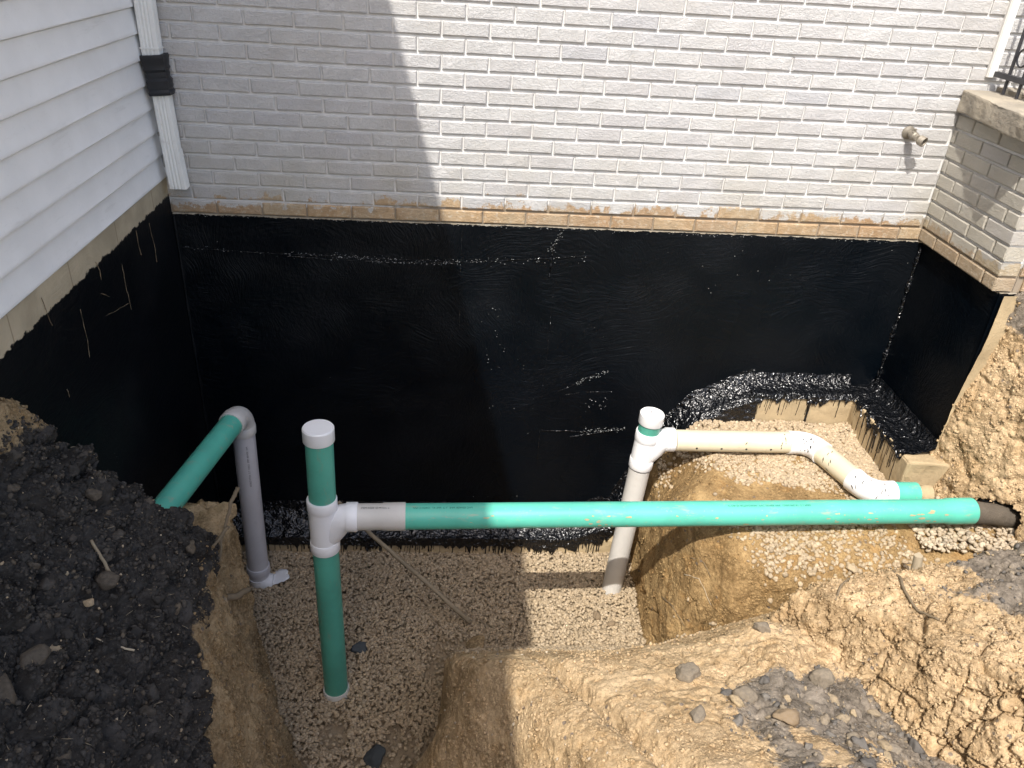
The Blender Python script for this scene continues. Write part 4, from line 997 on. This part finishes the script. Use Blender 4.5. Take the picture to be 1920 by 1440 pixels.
# ------------------------------------------------------------------ roots and sticks
def stick(name, label, pts, rad, mat, seed, cat='root', amp=.003, n=14, extra=None):
    P = []
    for a, b in zip(pts[:-1], pts[1:]): P += wiggle(a, b, n, amp, seed)[:-1]
    P.append(Vector(pts[-1])); R = [rad[0]+(rad[1]-rad[0])*i/(len(P)-1) for i in range(len(P))]
    me = mesh(name, *sweep(P, R, 8), mat, True); o = link(name, me); return tag(o, label, cat)
stick('pole', 'long grey brown stick leaning from behind the standpipe onto gravel', [(.722, -.33, -1.475), (.90, -.42, -1.62), (1.16, -.54, -1.80), (1.42, -.69, -1.965)], (.0105, .0125), M['stick'], 2, 'stick', .0015)
o = stick('forked_root', 'grey forked root poking up from the bank beside the grey pipe', [(.46, -1.06, -.83), (.435, -1.16, -.90), (.42, -1.28, -1.02)], (.009, .004), M['wood'], 3, amp=.004)
stick('forked_root', 'thin brown root crossing the clay below the buried green pipe', [(.44, -1.18, -.93), (.42, -1.34, -.90), (.43, -1.50, -.96)], (.007, .003), M['wood'], 4, amp=.004)
def face_x(y, z, x1=1.6, pad=.003):
    h = BV.ray_cast((x1, y, z), (-1, 0, 0)); return (h[0].x+pad) if h[0] is not None else .5
fx = face_x(-1.30, -1.20)
stick('cut_root', 'thick broken root stub sticking out of the clay face at left', [(fx-.03, -1.30, -1.20), (fx+.03, -1.26, -1.22), (fx+.06, -1.20, -1.24)], (.016, .012), M['wood'], 5, amp=.002, n=5)
fx = face_x(-1.36, -1.15)
one_rock('stone', (fx, -1.36, -1.155), .030, M['gravel'], 'tan block of stone beside the cut root in the clay face', seed=51)
stick('twig', 'thin twig lying on the dark soil at left', [on(.235, -1.76, .012), on(.33, -1.86, .016)], (.0045, .0055), M['stick'], 6, 'twig', .002)
stick('twig', 'short pale twig on the lower dark soil slope', [on(.33, -2.03, .012), on(.43, -2.04, .012)], (.002, .003), M['pale'], 7, 'twig', .003)
def cast_root(name, label, pts, rad, mat, seed):
    Q = []
    for x, y in pts:
        z, n_ = drop(x, y); Q.append(Vector((x, y, z))+n_*.006)
    return stick(name, label, Q, rad, mat, seed, 'root', .002, 6)
stick('rootlet', 'pale thin root across the shaded face of the clay mound', [(1.375, -1.66, -1.47), (1.43, -1.70, -1.43), (1.50, -1.74, -1.36), (1.565, -1.735, -1.28)], (.0035, .0045), M['pale'], 8, amp=.002, n=7)
def front_y(x, z, pad=.005):
    h = BV.ray_cast((x, -1.6, z), (0, 1, 0)); return (h[0].y-pad) if h[0] is not None and h[0].y > -1.5 else -1.2
def left_x(y, z):
    h = BV.ray_cast((1.9, y, z), (1, 0, 0)); return (h[0].x-.005) if h[0] is not None else 2.4
for i, (lb, pts, m_) in enumerate([('fine pale rootlet curling from the ochre shelf face', [(-.95, -1.38), (-1.02, -1.34), (-1.10, -1.42)], 'pale'), ('dark thin root on the lower shelf face', [(-.85, -1.62), (-.95, -1.58), (-1.04, -1.62)], 'wood'),
                                ('short dark rootlet high on the shelf corner', [(-.95, -1.28), (-1.0, -1.26), (-1.05, -1.30)], 'wood')]):
    stick('rootlet', lb, [(left_x(y, z), y, z) for y, z in pts], (.002, .0012), M[m_], 60+i, amp=.003, n=6)
cast_root('surface_root', 'long brown root trailing down the cracked clay block', [(2.98, -1.45), (2.97, -1.52), (2.94, -1.62), (2.93, -1.72), (2.95, -1.80)], (.007, .004), M['wood'], 65)
cast_root('surface_root', 'straight dark root along the left edge of the cracked block', [(2.82, -1.47), (2.76, -1.52), (2.70, -1.60)], (.005, .003), M['wood'], 66)
fz = [(3.83, -.86, -.60), (3.80, -.82, -.52)]
stick('rootlet', 'short broken root in the cut bank at far right', [(3.86, -.82, -.34), (3.78, -.85, -.38)], (.010, .007), M['wood'], 67, amp=.003, n=5)
print('objects', len(bpy.data.objects), 'tris', sum(len(m.loops)-2*len(m.polygons) for m in bpy.data.meshes))
